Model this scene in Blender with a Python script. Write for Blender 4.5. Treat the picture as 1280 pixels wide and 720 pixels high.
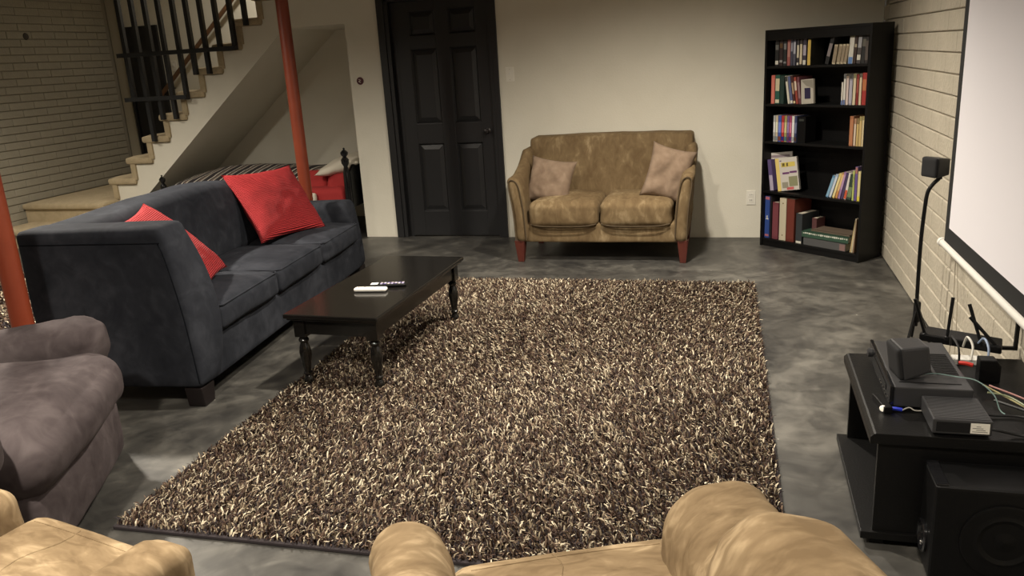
import bpy, bmesh, math, random
import numpy as np
from mathutils import Vector, Matrix, noise
for _o in list(bpy.data.objects): bpy.data.objects.remove(_o)
random.seed(7); rng = np.random.default_rng(7)
S = bpy.context.scene
COL = S.collection
# ------------------------------------------------------------ camera
cam = bpy.data.cameras.new('camera'); camo = bpy.data.objects.new('camera', cam); COL.objects.link(camo)
cam.sensor_width = 36.0; cam.lens = 36.0*1012.64/1280.0; cam.clip_start = .05
def _basis(yaw, pit, rol):
    cy, sy = math.cos(yaw), math.sin(yaw)
    f = Vector((-sy*math.cos(pit), cy*math.cos(pit), math.sin(pit))); r0 = Vector((cy, sy, 0)); u0 = r0.cross(f)
    return math.cos(rol)*r0+math.sin(rol)*u0, -math.sin(rol)*r0+math.cos(rol)*u0, f
_r, _u, _f = _basis(.28150764, -.278014, -.06021636)
camo.matrix_world = Matrix(((_r.x, _u.x, -_f.x, 0), (_r.y, _u.y, -_f.y, 0), (_r.z, _u.z, -_f.z, 1.53), (0, 0, 0, 1)))
S.camera = camo
# ------------------------------------------------------------ world, exposure, lights
w = bpy.data.worlds.new('world'); S.world = w; w.use_nodes = True
w.node_tree.nodes['Background'].inputs[0].default_value = (1, .85, .65, 1)
w.node_tree.nodes['Background'].inputs[1].default_value = .02
S.view_settings.view_transform = 'Standard'; S.view_settings.look = 'None'
S.view_settings.exposure = 1.0; S.view_settings.gamma = 1.0; S.view_settings.use_curve_mapping = False
CEIL = 2.42
WARM = (1, .91, .775)
LAMPS = [  # x, y, watts, cone degrees
    (-1.0, 3.3, 190, 162), (-1.75, .95, 185, 162), (.1, .7, 80, 160),
    (-4.1, 3.7, 300, 162), (-4.7, .9, 80, 164), (-.5, 4.8, 190, 158), (-5.7, 4.7, 105, 150),
]
def spot(x, y, watts, deg, z=CEIL-.03):
    l = bpy.data.lights.new('ceiling_spot', 'SPOT'); o = bpy.data.objects.new('ceiling_spot', l); COL.objects.link(o)
    l.energy = watts; l.color = WARM; l.spot_size = math.radians(deg); l.spot_blend = 1.0; l.shadow_soft_size = .06
    o.location = (x, y, z)
for a in LAMPS: spot(*a)
spot(-4.7, 7.6, 28, 165, 3.05)      # added fill light without a fixture, brightens the stairwell
# ------------------------------------------------------------ materials
def nt(m): return m.node_tree.nodes, m.node_tree.links
def mat(name, col, rough=.6, metal=0, spec=.5, sheen=0, col2=None, scale=6, detail=4, bump=0, bscale=60, mixlo=.35, mixhi=.65, coat=0, emis=None, estr=0, stretch=None, rvar=0):
    m = bpy.data.materials.new(name); m.use_nodes = True
    N, L = nt(m); b = N['Principled BSDF']
    b.inputs['Base Color'].default_value = (*col, 1); b.inputs['Roughness'].default_value = rough
    b.inputs['Metallic'].default_value = metal; b.inputs['Specular IOR Level'].default_value = spec
    if sheen: b.inputs['Sheen Weight'].default_value = sheen; b.inputs['Sheen Roughness'].default_value = .4; b.inputs['Sheen Tint'].default_value = (*[min(1, c*1.6+.1) for c in col], 1)
    if coat: b.inputs['Coat Weight'].default_value = coat
    if emis: b.inputs['Emission Color'].default_value = (*emis, 1); b.inputs['Emission Strength'].default_value = estr
    tc = None
    def coord():
        nonlocal tc
        if tc is None:
            t = N.new('ShaderNodeTexCoord'); mp = N.new('ShaderNodeMapping'); L.new(t.outputs['Object'], mp.inputs[0])
            if stretch: mp.inputs['Scale'].default_value = stretch
            tc = mp.outputs[0]
        return tc
    if col2:
        n = N.new('ShaderNodeTexNoise'); n.inputs['Scale'].default_value = scale; n.inputs['Detail'].default_value = detail; n.inputs['Distortion'].default_value = .6
        L.new(coord(), n.inputs['Vector'])
        r = N.new('ShaderNodeValToRGB'); r.color_ramp.elements[0].position = mixlo; r.color_ramp.elements[1].position = mixhi
        r.color_ramp.elements[0].color = (*col, 1); r.color_ramp.elements[1].color = (*col2, 1)
        L.new(n.outputs[0], r.inputs[0]); L.new(r.outputs[0], b.inputs['Base Color'])
        if rvar:
            mr = N.new('ShaderNodeMapRange'); mr.inputs[3].default_value = rough-rvar; mr.inputs[4].default_value = rough+rvar
            L.new(n.outputs[0], mr.inputs[0]); L.new(mr.outputs[0], b.inputs['Roughness'])
    if bump:
        n2 = N.new('ShaderNodeTexNoise'); n2.inputs['Scale'].default_value = bscale; n2.inputs['Detail'].default_value = 3
        L.new(coord(), n2.inputs['Vector'])
        bp = N.new('ShaderNodeBump'); bp.inputs['Strength'].default_value = bump; bp.inputs['Distance'].default_value = .01
        L.new(n2.outputs[0], bp.inputs['Height']); L.new(bp.outputs[0], b.inputs['Normal'])
    return m
M = {}
M['wall'] = mat('painted_wall', (.74, .705, .60), .75, col2=(.71, .675, .57), scale=3, bump=.15, bscale=90)
M['ceiling'] = mat('ceiling_paint', (.42, .38, .31), .85)
M['brick'] = mat('painted_block', (.40, .36, .285), .7, col2=(.46, .415, .33), scale=5, bump=.6, bscale=45)
M['mortar'] = mat('painted_mortar', (.34, .305, .24), .8, bump=.3, bscale=60)
M['brick_dark'] = mat('painted_brick_grey', (.33, .305, .24), .8, col2=(.37, .34, .265), scale=4, bump=.4, bscale=40)
M['mortar_dark'] = mat('painted_mortar_grey', (.28, .255, .20), .85)
M['door'] = mat('black_door_paint', (.012, .012, .013), .42, bump=.08, bscale=120)
M['black'] = mat('black_laminate', (.003, .003, .0033), .38, spec=.25, bump=.08, bscale=150)
M['blackshelf'] = mat('black_wood_laminate', (.0042, .004, .004), .42, spec=.3, bump=.1, bscale=140)
M['blackgloss'] = mat('black_gloss_plastic', (.008, .008, .009), .14)
M['blackmatte'] = mat('black_matte_plastic', (.0035, .0035, .0038), .42, spec=.25, bump=.12, bscale=400)
M['greymatte'] = mat('charcoal_metal', (.034, .034, .036), .42, bump=.06, bscale=200)
M['cloth_black'] = mat('speaker_cloth', (.008, .008, .009), .9)
M['wood_red'] = mat('reddish_wood', (.10, .024, .013), .4, col2=(.08, .015, .010), scale=9, stretch=(4, 4, .6))
M['wood_dark'] = mat('dark_foot_wood', (.006, .003, .003), .5)
M['pole'] = mat('red_oxide_paint', (.23, .042, .015), .42, col2=(.19, .032, .012), scale=5, bump=.1, bscale=30)
M['carpet'] = mat('stair_carpet', (.52, .42, .265), .95, sheen=.3, col2=(.44, .35, .215), scale=14, bump=1, bscale=160)
M['rail'] = mat('stair_rail_black', (.010, .011, .013), .5)
M['handrail'] = mat('brown_handrail', (.15, .075, .035), .45)
M['white'] = mat('white_plastic', (.75, .73, .68), .35)
M['offwhite'] = mat('off_white_paint', (.82, .79, .70), .45)
M['trimpaint'] = mat('trim_paint', (.46, .42, .33), .6)
M['screen'] = mat('screen_fabric', (.74, .72, .76), .8)
M['chrome'] = mat('chrome', (.6, .6, .6), .2, metal=1)
M['darkmetal'] = mat('dark_bronze', (.05, .045, .045), .35, metal=.8)
def suede(name, dark, mid, light, sc=3.0, lo=.30, hi=.70, bump=.12, seam=(1, 1, 1)):
    m = bpy.data.materials.new(name); m.use_nodes = True; N, L = nt(m); b = N['Principled BSDF']
    b.inputs['Roughness'].default_value = .9; b.inputs['Specular IOR Level'].default_value = .15
    b.inputs['Sheen Weight'].default_value = .12; b.inputs['Sheen Roughness'].default_value = .5; b.inputs['Sheen Tint'].default_value = (*light, 1)
    t = N.new('ShaderNodeTexCoord'); mp = N.new('ShaderNodeMapping'); mp.inputs['Scale'].default_value = seam; L.new(t.outputs['Object'], mp.inputs[0])
    a = N.new('ShaderNodeTexNoise'); a.inputs['Scale'].default_value = sc; a.inputs['Detail'].default_value = 5; a.inputs['Distortion'].default_value = .7; a.inputs['Roughness'].default_value = .6
    c = N.new('ShaderNodeTexNoise'); c.inputs['Scale'].default_value = sc*4.5; c.inputs['Detail'].default_value = 4; c.inputs['Distortion'].default_value = 1.0
    L.new(mp.outputs[0], a.inputs[0]); L.new(mp.outputs[0], c.inputs[0])
    mx = N.new('ShaderNodeMix'); mx.data_type = 'FLOAT'; mx.inputs[0].default_value = .38; L.new(a.outputs[0], mx.inputs[2]); L.new(c.outputs[0], mx.inputs[3])
    r = N.new('ShaderNodeValToRGB'); e = r.color_ramp.elements; e[0].position = lo; e[0].color = (*dark, 1); e[1].position = hi; e[1].color = (*light, 1)
    x = e.new((lo+hi)/2); x.color = (*mid, 1); L.new(mx.outputs[0], r.inputs[0]); L.new(r.outputs[0], b.inputs['Base Color'])
    n2 = N.new('ShaderNodeTexNoise'); n2.inputs['Scale'].default_value = 30; L.new(t.outputs['Object'], n2.inputs[0])
    bp = N.new('ShaderNodeBump'); bp.inputs['Strength'].default_value = bump; bp.inputs['Distance'].default_value = .01; L.new(n2.outputs[0], bp.inputs['Height']); L.new(bp.outputs[0], b.inputs['Normal'])
    return m
M['sofa'] = suede('charcoal_microsuede', (.012, .0135, .018), (.020, .022, .028), (.036, .039, .048), 2.2, .36, .64)
M['recliner'] = suede('taupe_microsuede', (.040, .031, .032), (.066, .053, .054), (.105, .087, .087), 2.4, .36, .64)
M['tan'] = suede('tan_microsuede', (.115, .076, .038), (.165, .115, .060), (.30, .225, .13), 2.8, .40, .68, seam=(1.6, 1, .8))
M['tanlight'] = suede('light_tan_microsuede', (.13, .088, .047), (.205, .145, .082), (.39, .295, .18), 2.8, .38, .64, seam=(1, 2.2, 1))
M['tanseam'] = mat('tan_piping', (.075, .05, .024), .8)
M['tancush'] = suede('rosy_tan_velvet', (.15, .102, .070), (.21, .15, .105), (.29, .215, .155), 3.0)
M['seamgrey'] = mat('charcoal_piping', (.006, .007, .009), 1, spec=.05)
M['cream_pillow'] = mat('cream_cotton', (.55, .50, .42), .9, bump=.3, bscale=20)
M['redsheet'] = mat('dark_red_cotton', (.22, .012, .014), .9, bump=.2, bscale=20)
M['red'] = None
M['cream_pillow'] = mat('cream_cotton', (.62, .57, .47), .9, bump=.3, bscale=20)
M['redsheet'] = mat('dark_red_cotton', (.33, .022, .022), .9, bump=.2, bscale=20)
M['cable_w'] = mat('white_cable', (.6, .58, .52), .5)
M['cable_b'] = mat('blue_cable', (.02, .04, .5), .4)
M['cable_k'] = mat('black_cable', (.012, .012, .012), .5)
M['cable_g'] = mat('grey_green_cable', (.25, .28, .16), .5)
M['cable_r'] = mat('red_plug', (.5, .03, .02), .4)
M['lens'] = mat('white_lens', (.8, .78, .7), .3, emis=(1, .9, .7), estr=.3)
M['lampglow'] = mat('lamp_glow', (1, .9, .7), .5, emis=(1, .82, .58), estr=6)
def red_material():   # ribbed chenille
    m = mat('red_ribbed_chenille', (.36, .014, .016), .85, sheen=.05)
    N, L = nt(m); b = N['Principled BSDF']
    t = N.new('ShaderNodeTexCoord'); wv = N.new('ShaderNodeTexWave'); wv.bands_direction = 'Y'; wv.inputs['Scale'].default_value = 34; wv.inputs['Distortion'].default_value = .6
    wv.inputs['Detail'].default_value = 1
    L.new(t.outputs['Object'], wv.inputs['Vector'])
    bp = N.new('ShaderNodeBump'); bp.inputs['Strength'].default_value = 1; bp.inputs['Distance'].default_value = .012
    L.new(wv.outputs['Fac'], bp.inputs['Height']); L.new(bp.outputs[0], b.inputs['Normal'])
    r = N.new('ShaderNodeValToRGB'); r.color_ramp.elements[0].color = (.42, .014, .018, 1); r.color_ramp.elements[1].color = (.54, .028, .032, 1)
    L.new(wv.outputs['Fac'], r.inputs[0]); L.new(r.outputs[0], b.inputs['Base Color'])
    return m
M['red'] = red_material()
def table_material():
    m = mat('espresso_lacquer', (.0075, .0068, .006), .15, spec=.6, bump=.03, bscale=60)
    return m
M['espresso'] = table_material()
def floor_material():
    m = bpy.data.materials.new('stained_concrete'); m.use_nodes = True; N, L = nt(m); b = N['Principled BSDF']
    t = N.new('ShaderNodeTexCoord')
    a = N.new('ShaderNodeTexNoise'); a.inputs['Scale'].default_value = 1.3; a.inputs['Detail'].default_value = 7; a.inputs['Roughness'].default_value = .62; a.inputs['Distortion'].default_value = 1.6
    c = N.new('ShaderNodeTexNoise'); c.inputs['Scale'].default_value = 9; c.inputs['Detail'].default_value = 6; c.inputs['Distortion'].default_value = .8
    L.new(t.outputs['Object'], a.inputs[0]); L.new(t.outputs['Object'], c.inputs[0])
    mx = N.new('ShaderNodeMix'); mx.data_type = 'FLOAT'; mx.inputs[0].default_value = .3
    L.new(a.outputs[0], mx.inputs[2]); L.new(c.outputs[0], mx.inputs[3])
    r = N.new('ShaderNodeValToRGB'); e = r.color_ramp.elements; e[0].position = .36; e[0].color = (.024, .023, .022, 1); e[1].position = .64; e[1].color = (.135, .128, .112, 1)
    x = e.new(.5); x.color = (.060, .057, .051, 1)
    L.new(mx.outputs[0], r.inputs[0])
    v = N.new('ShaderNodeTexVoronoi'); v.inputs['Scale'].default_value = 5; L.new(t.outputs['Object'], v.inputs[0])   # small paint flecks
    lt = N.new('ShaderNodeMath'); lt.operation = 'LESS_THAN'; lt.inputs[1].default_value = .022; L.new(v.outputs['Distance'], lt.inputs[0])
    mc = N.new('ShaderNodeMix'); mc.data_type = 'RGBA'; mc.inputs[7].default_value = (.35, .33, .29, 1)
    L.new(lt.outputs[0], mc.inputs[0]); L.new(r.outputs[0], mc.inputs[6]); L.new(mc.outputs[2], b.inputs['Base Color'])
    mr = N.new('ShaderNodeMapRange'); mr.inputs[3].default_value = .32; mr.inputs[4].default_value = .55; L.new(c.outputs[0], mr.inputs[0]); L.new(mr.outputs[0], b.inputs['Roughness'])
    bp = N.new('ShaderNodeBump'); bp.inputs['Strength'].default_value = .12; bp.inputs['Distance'].default_value = .01; L.new(c.outputs[0], bp.inputs['Height']); L.new(bp.outputs[0], b.inputs['Normal'])
    return m
M['floor'] = floor_material()
def stripe_material():
    m = mat('striped_bedspread', (.03, .025, .025), .9)
    N, L = nt(m); b = N['Principled BSDF']; t = N.new('ShaderNodeTexCoord')
    sx = N.new('ShaderNodeSeparateXYZ'); L.new(t.outputs['Object'], sx.inputs[0])
    mu = N.new('ShaderNodeMath'); mu.operation = 'MULTIPLY'; mu.inputs[1].default_value = 1/.13; L.new(sx.outputs[0], mu.inputs[0])
    fr = N.new('ShaderNodeMath'); fr.operation = 'FRACT'; L.new(mu.outputs[0], fr.inputs[0])
    r = N.new('ShaderNodeValToRGB'); r.color_ramp.interpolation = 'CONSTANT'; e = r.color_ramp.elements
    e[0].position = 0; e[0].color = (.025, .02, .022, 1); e[1].position = .34; e[1].color = (.6, .56, .48, 1)
    for p, c in ((.46, (.025, .02, .022)), (.60, (.20, .15, .12)), (.80, (.6, .56, .48)), (.88, (.06, .05, .05))):
        x = e.new(p); x.color = (*c, 1)
    L.new(fr.outputs[0], r.inputs[0]); L.new(r.outputs[0], b.inputs['Base Color'])
    return m
M['stripe'] = stripe_material()
def attr_material(name, rough=.8):
    m = bpy.data.materials.new(name); m.use_nodes = True; N, L = nt(m); b = N['Principled BSDF']
    a = N.new('ShaderNodeAttribute'); a.attribute_name = 'col'; L.new(a.outputs['Color'], b.inputs['Base Color']); b.inputs['Roughness'].default_value = rough
    b.inputs['Specular IOR Level'].default_value = .25
    return m
M['pile'] = attr_material('shag_pile', .7)
M['rugback'] = mat('rug_backing', (.022, .016, .018), .95)
_cc = {}
def cm(col, rough=.55):
    k = (tuple(round(c, 3) for c in col), rough)
    if k not in _cc: _cc[k] = mat('cover_colour', k[0], rough)
    return _cc[k]
# ------------------------------------------------------------ object helpers
def tag(o, label=None, cat=None, group=None, kind=None):
    if label: o['label'] = label
    if cat: o['category'] = cat
    if group: o['group'] = group
    if kind: o['kind'] = kind
    return o
def thing(name, label, cat, loc=(0, 0, 0), rz=0, group=None):
    o = bpy.data.objects.new(name, None); COL.objects.link(o); o.empty_display_size = .1
    o.location = loc; o.rotation_euler = (0, 0, rz); return tag(o, label, cat, group)
def link(name, me, m, parent=None, loc=None, rot=None, smooth=False):
    o = bpy.data.objects.new(name, me); COL.objects.link(o)
    if m is not None and not len(me.materials):
        for q in (m if isinstance(m, (list, tuple)) else [m]): me.materials.append(q)
    if smooth: me.polygons.foreach_set('use_smooth', [True]*len(me.polygons))
    if parent is not None: o.parent = parent
    if loc is not None: o.location = loc
    if rot is not None: o.rotation_euler = rot
    return o
def pydata(name, v, f):
    me = bpy.data.meshes.new(name); me.from_pydata([tuple(p) for p in v], [], [tuple(q) for q in f]); me.update(); return me
class MB:
    def __init__(s): s.v = []; s.f = []; s.mi = []
    def add(s, v, f, mi=0):
        o = len(s.v); s.v += [tuple(p) for p in v]; s.f += [tuple(i+o for i in q) for q in f]; s.mi += [mi]*len(f); return s
    def box(s, x0, x1, y0, y1, z0, z1, mi=0):
        return s.add([(x0, y0, z0), (x1, y0, z0), (x1, y1, z0), (x0, y1, z0), (x0, y0, z1), (x1, y0, z1), (x1, y1, z1), (x0, y1, z1)],
                     [(0, 3, 2, 1), (4, 5, 6, 7), (0, 1, 5, 4), (1, 2, 6, 5), (2, 3, 7, 6), (3, 0, 4, 7)], mi)
    def prism(s, poly, axis, a, b, mi=0):   # poly in the two other axes, extruded along axis
        n = len(poly)
        def P(p, t): return {'x': (t, p[0], p[1]), 'y': (p[0], t, p[1]), 'z': (p[0], p[1], t)}[axis]
        v = [P(p, a) for p in poly]+[P(p, b) for p in poly]
        f = [tuple(range(n)), tuple(range(2*n-1, n-1, -1))]+[(i, i+n, (i+1) % n+n, (i+1) % n) for i in range(n)]
        return s.add(v, f, mi)
    def lathe(s, prof, c=(0, 0, 0), n=20, mi=0):   # prof (r, z)
        v = []; f = []
        for r, z in prof:
            for i in range(n):
                a = 2*math.pi*i/n; v.append((c[0]+r*math.cos(a), c[1]+r*math.sin(a), c[2]+z))
        for j in range(len(prof)-1):
            for i in range(n): f.append((j*n+i, j*n+(i+1) % n, (j+1)*n+(i+1) % n, (j+1)*n+i))
        f.append(tuple(reversed(range(n)))); f.append(tuple((len(prof)-1)*n+i for i in range(n)))
        return s.add(v, f, mi)
    def tube(s, pts, r, n=8, mi=0):
        pts = [Vector(p) for p in pts]; v = []; f = []; up = Vector((0, 0, 1)); pu = None
        for i, p in enumerate(pts):
            d = (pts[min(i+1, len(pts)-1)]-pts[max(i-1, 0)]).normalized()
            if pu is None: pu = d.orthogonal().normalized()
            pu = (pu-d*pu.dot(d)).normalized(); w_ = d.cross(pu)
            rr = r[i] if isinstance(r, (list, tuple)) else r
            for k in range(n):
                a = 2*math.pi*k/n; v.append(p+pu*rr*math.cos(a)+w_*rr*math.sin(a))
        m_ = len(pts)
        for j in range(m_-1):
            for k in range(n): f.append((j*n+k, j*n+(k+1) % n, (j+1)*n+(k+1) % n, (j+1)*n+k))
        f.append(tuple(reversed(range(n)))); f.append(tuple((m_-1)*n+k for k in range(n)))
        return s.add(v, f, mi)
    def xf(s, mtx):
        s.v = [tuple(mtx @ Vector(p)) for p in s.v]; return s
    def build(s, name, m, parent=None, loc=None, rot=None, smooth=False, bevel=0, seg=2):
        me = pydata(name, s.v, s.f)
        ms = m if isinstance(m, (list, tuple)) else [m]
        for q in ms: me.materials.append(q)
        if len(ms) > 1: me.polygons.foreach_set('material_index', s.mi)
        bm = bmesh.new(); bm.from_mesh(me); bmesh.ops.recalc_face_normals(bm, faces=bm.faces)
        if bevel:
            eds = [e for e in bm.edges if len(e.link_faces) == 2 and e.calc_face_angle() > .5]
            bmesh.ops.bevel(bm, geom=eds, offset=bevel, segments=seg, profile=.6, affect='EDGES', clamp_overlap=True)
        bm.to_mesh(me); bm.free()
        if smooth:
            me.polygons.foreach_set('use_smooth', [True]*len(me.polygons))
            try: me.set_sharp_from_angle(angle=math.radians(40))
            except Exception: pass
        return link(name, me, None, parent, loc, rot)
def spline(pts, n=8):
    pts = [Vector(p) for p in pts]; out = []; P = [pts[0]]+pts+[pts[-1]]
    for i in range(1, len(P)-2):
        for k in range(n):
            t = k/n; a, b, c, d = P[i-1], P[i], P[i+1], P[i+2]
            out.append(.5*((2*b)+(c-a)*t+(2*a-5*b+4*c-d)*t*t+(3*b-a-3*c+d)*t**3))
    out.append(pts[-1]); return out
def soft(x0, x1, y0, y1, z0, z1, r=.05, n=14, puff=(0, 0, 0), wr=0, wf=6, seed=0, deform=None, wsc=(1, 1, 1)):
    """rounded, slightly puffed and wrinkled upholstery block -> mesh data (verts, faces)"""
    c = np.array([(x0+x1)/2, (y0+y1)/2, (z0+z1)/2]); h = np.array([(x1-x0)/2, (y1-y0)/2, (z1-z0)/2]); r = min(r, *(h*.98))
    idx = {}; V = []; F = []
    def vid(i, j, k):
        if (i, j, k) not in idx:
            idx[(i, j, k)] = len(V)
            q = np.array([i, j, k])/n*2-1
            # crowd samples towards the edges
            q = np.sign(q)*(1-(1-np.abs(q))**1.35)
            V.append(q)
        return idx[(i, j, k)]
    for ax in range(3):
        for side in (0, n):
            for i in range(n):
                for j in range(n):
                    def P(a, b):
                        t = [0, 0, 0]; t[ax] = side; t[(ax+1) % 3] = a; t[(ax+2) % 3] = b; return vid(*t)
                    q = (P(i, j), P(i+1, j), P(i+1, j+1), P(i, j+1)); F.append(q if side else q[::-1])
    Q = np.array(V); p = Q*h; inner = np.clip(p, -(h-r), h-r); d = p-inner; ln = np.linalg.norm(d, axis=1, keepdims=True); ln[ln < 1e-9] = 1
    p = inner+d/ln*r
    for ax in range(3):
        if puff[ax]:
            a, b = (ax+1) % 3, (ax+2) % 3
            p[:, ax] += np.sign(Q[:, ax])*(np.abs(Q[:, ax]) > .5)*puff[ax]*(1-Q[:, a]**2)*(1-Q[:, b]**2)
    p = p+c
    if deform: p = np.array([deform(*t) for t in p])
    if wr:
        o = []
        for t, nn in zip(p, d/ln+Q*.001):
            g = t*np.array(wsc)
            k = noise.noise(Vector((g[0]*wf+seed, g[1]*wf, g[2]*wf)))+.5*noise.noise(Vector((g[0]*wf*2.3, g[1]*wf*2.3+seed, g[2]*wf*2.3)))
            l2 = np.linalg.norm(nn) or 1; o.append(t+nn/l2*k*wr)
        p = np.array(o)
    return p, F
def softobj(name, m, parent, *a, **k):
    v, f = soft(*a, **k); return link(name, pydata(name, v, f), m, parent, smooth=True)
def pillow_mesh(name, wx, wy, th, n=22, seed=0, wr=.007, slump=0):
    V = []; F = []
    for s in (1, -1):
        for j in range(n+1):
            for i in range(n+1):
                u = i/n*2-1; v = j/n*2-1
                # corners poke out, sides pull in
                e = 1-.10*(1-abs(v)**2.2)*abs(u)**3 if True else 1
                e2 = 1-.10*(1-abs(u)**2.2)*abs(v)**3
                x = u*wx/2*e; y = v*wy/2*e2
                prof = max(0, (1-abs(u)**2.6))**.55*max(0, (1-abs(v)**2.6))**.55
                z = s*th/2*prof
                k = noise.noise(Vector((u*2.2+seed, v*2.2, s*3)))+.5*noise.noise(Vector((u*5+seed, v*5, s*5)))
                z += s*k*wr*prof**.5*2
                z += -slump*(u*u+v*v)*.5
                V.append((x, y, z))
    m_ = (n+1)*(n+1)
    for s in range(2):
        for j in range(n):
            for i in range(n):
                a = s*m_+j*(n+1)+i; q = (a, a+1, a+n+2, a+n+1); F.append(q if s == 0 else q[::-1])
    me = pydata(name, V, F); bm = bmesh.new(); bm.from_mesh(me); bmesh.ops.remove_doubles(bm, verts=bm.verts, dist=.0004); bm.to_mesh(me); bm.free()
    return me
def pillow(name, label, m, center, ux, uy, wx, wy, th, group=None, seed=0, cat='pillow', wr=.007, slump=0):
    ux = Vector(ux).normalized(); uy = Vector(uy); uy = (uy-ux*uy.dot(ux)).normalized(); uz = ux.cross(uy)
    o = link(name, pillow_mesh(name, wx, wy, th, seed=seed, wr=wr, slump=slump), m, smooth=True)
    R_ = Matrix((ux, uy, uz)).transposed()
    o.location = center; o.rotation_euler = R_.to_euler()
    return tag(o, label, cat, group)
def struct(o): o['kind'] = 'structure'; return o
# ============================================================ THE SETTING
XR, YB = 1.0, 6.73            # right wall, back wall
XL, YS, YA = -7.0, 8.25, 7.72     # far left wall, back of the stairwell, back of the alcove
struct(MB().box(XL-.2, XR+.2, -1.6, YS+.2, -.1, 0).build('floor', M['floor']))
c = MB().box(-3.31, XR+.2, -1.6, YB+.12, CEIL, CEIL+.1).box(XL-.2, -3.31, -1.6, YB, CEIL, CEIL+.1)
struct(c.build('ceiling', M['ceiling']))
# back wall with door opening
DX0, DX1, DZ = -2.93, -1.99, 2.06
b = MB().box(-3.31, DX0, YB, YB+.12, 0, CEIL).box(DX1, XR, YB, YB+.12, 0, CEIL).box(DX0, DX1, YB, YB+.12, DZ, CEIL)
struct(b.build('wall_back', M['wall']))
# stair stringer wall above the alcove: stepped top, sloping soffit edge
poly = [(-3.31, CEIL+.6), (-3.31, 1.885), (-3.895, 1.885), (-6.0, .115), (-6.0, .40), (-5.97, .40), (-5.97, .525)]
for k in range(3, 13): poly += [(-5.74+.2325*(k-3), .2*k-.075), (-5.74+.2325*(k-3), .2*k+.125)]
poly += [(-3.5, CEIL+.6)]
struct(MB().prism(poly, 'y', YB, YB+.10).build('wall_stair_side', M['wall']))
# soffit under the stairs and alcove lining
sof = MB().prism([(-3.895, 1.885), (-6.0, .115), (-6.05, .16), (-3.9, 1.96)], 'y', YB+.1, YA)
sof.box(-3.895, -3.31, YB+.1, YA, 1.885, 1.96)
struct(sof.build('trim_1', M['wall']))
struct(MB().prism([(-3.31, 0), (-3.31, 1.93), (-3.9, 1.93), (-6.05, .13), (-6.05, 0)], 'y', YA, YA+.1).build('wall_alcove_back', M['wall']))
struct(MB().box(XL, -3.31, YS, YS+.12, 0, 3.1).build('wall_stairwell_back', M['wall']))
struct(MB().box(-3.31, -3.21, YB+.12, YS, 0, 3.1).build('wall_alcove_side', M['wall']))
struct(MB().box(XL, -3.2, YB-.1, YS+.12, 3.1, 3.2).build('trim_2', M['ceiling']))
struct(MB().box(XL, -3.2, YB-.12, YB, CEIL, 3.2).build('trim_3', M['wall']))
struct(MB().box(XL-.2, XR+.2, -1.7, -1.6, 0, CEIL).build('wall_front', M['wall']))
# ---- block walls: every block is a child of the wall
def block_mesh(name, l, h, d, bev=.004):
    mb = MB().box(0, d, 0, l, 0, h); me = pydata(name, mb.v, mb.f); bm = bmesh.new(); bm.from_mesh(me)
    bmesh.ops.recalc_face_normals(bm, faces=bm.faces)
    es = [e for e in bm.edges if all(v.co.x < 1e-6 for v in e.verts)]
    bmesh.ops.bevel(bm, geom=es, offset=bev, segments=1, affect='EDGES'); bm.to_mesh(me); bm.free(); return me
def block_wall(name, X, side, y0, y1, bl, bh, vis, mb_, mm_, d=.012, jh=.007, jv=.0035, zoff=0):
    """wall slab with recessed mortar; side=+1 wall lies at +x of the face"""
    face = X+side*d
    slab = MB().box(min(face, face+side*.15), max(face, face+side*.15), y0, y1, 0, CEIL if side > 0 else 3.1)
    wo = struct(slab.build(name, mm_))
    me = block_mesh('brick', bl-jv, bh-jh, d+.002); me.materials.append(mb_)
    half = block_mesh('brick', bl/2-jv, bh-jh, d+.002); half.materials.append(mb_)
    rest = MB(); cnt = 0; row = 0; z = zoff
    top = CEIL if side > 0 else 3.1
    while z+bh <= top+.02:
        y = y0+((bl/2) if row % 2 else 0)
        spans = [(y0, True)] if row % 2 else []
        while y+bl <= y1+1e-6: spans.append((y, False)); y += bl
        if y < y1-bl*.4: spans.append((y, True))
        for (yy, hf) in spans:
            ll = bl/2 if hf else bl; off = random.uniform(-.0012, .0012)
            if vis(yy+ll/2, z+bh/2) and cnt < 296:
                o = bpy.data.objects.new('brick', half if hf else me); COL.objects.link(o); o.parent = wo; cnt += 1
                if side > 0: o.location = (X+off, yy+jv/2, z+jh/2)
                else: o.location = (X-off, yy+ll-jv/2, z+jh/2); o.rotation_euler = (0, 0, math.pi)
            else:
                if side > 0: rest.box(X+off, X+d+.002, yy+jv/2, yy+ll-jv/2, z+jh/2, z+bh-jh/2)
                else: rest.box(X-d-.002, X-off, yy+jv/2, yy+ll-jv/2, z+jh/2, z+bh-jh/2)
        z += bh; row += 1
    if rest.v:
        o = rest.build('brick_courses', mb_, wo); o['kind'] = 'stuff'
    return wo
block_wall('wall_right', XR, 1, -1.6, YB, .4064, .1016, lambda y, z: (4.1 < y and z < 2.05) or (2.1 < y <= 4.1 and z < .66), M['brick'], M['mortar'])
block_wall('wall_left', XL, -1, 1.0, YS, .3048, .0762, lambda y, z: y > 4.9 and .35 < z < 2.15, M['brick_dark'], M['mortar_dark'])
struct(MB().box(XL-.2, XL, -1.6, 1.0, 0, CEIL).build('wall_left_front', M['wall']))
# ---- stairwell back wall: light casing strip and black doorway
struct(MB().box(-7.0, -6.875, YS-.03, YS, .39, 3.0).build('trim_4', M['trimpaint']))
t = struct(thing('door_2', None, None, (-6.80, YS-.036, .39)))
MB().box(0, .43, 0, .035, 0, 1.715).build('panel', M['door'], t, bevel=.004)
MB().box(-.05, -.02, -.01, .035, 0, 2.5).build('casing', M['door'], t)
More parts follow.
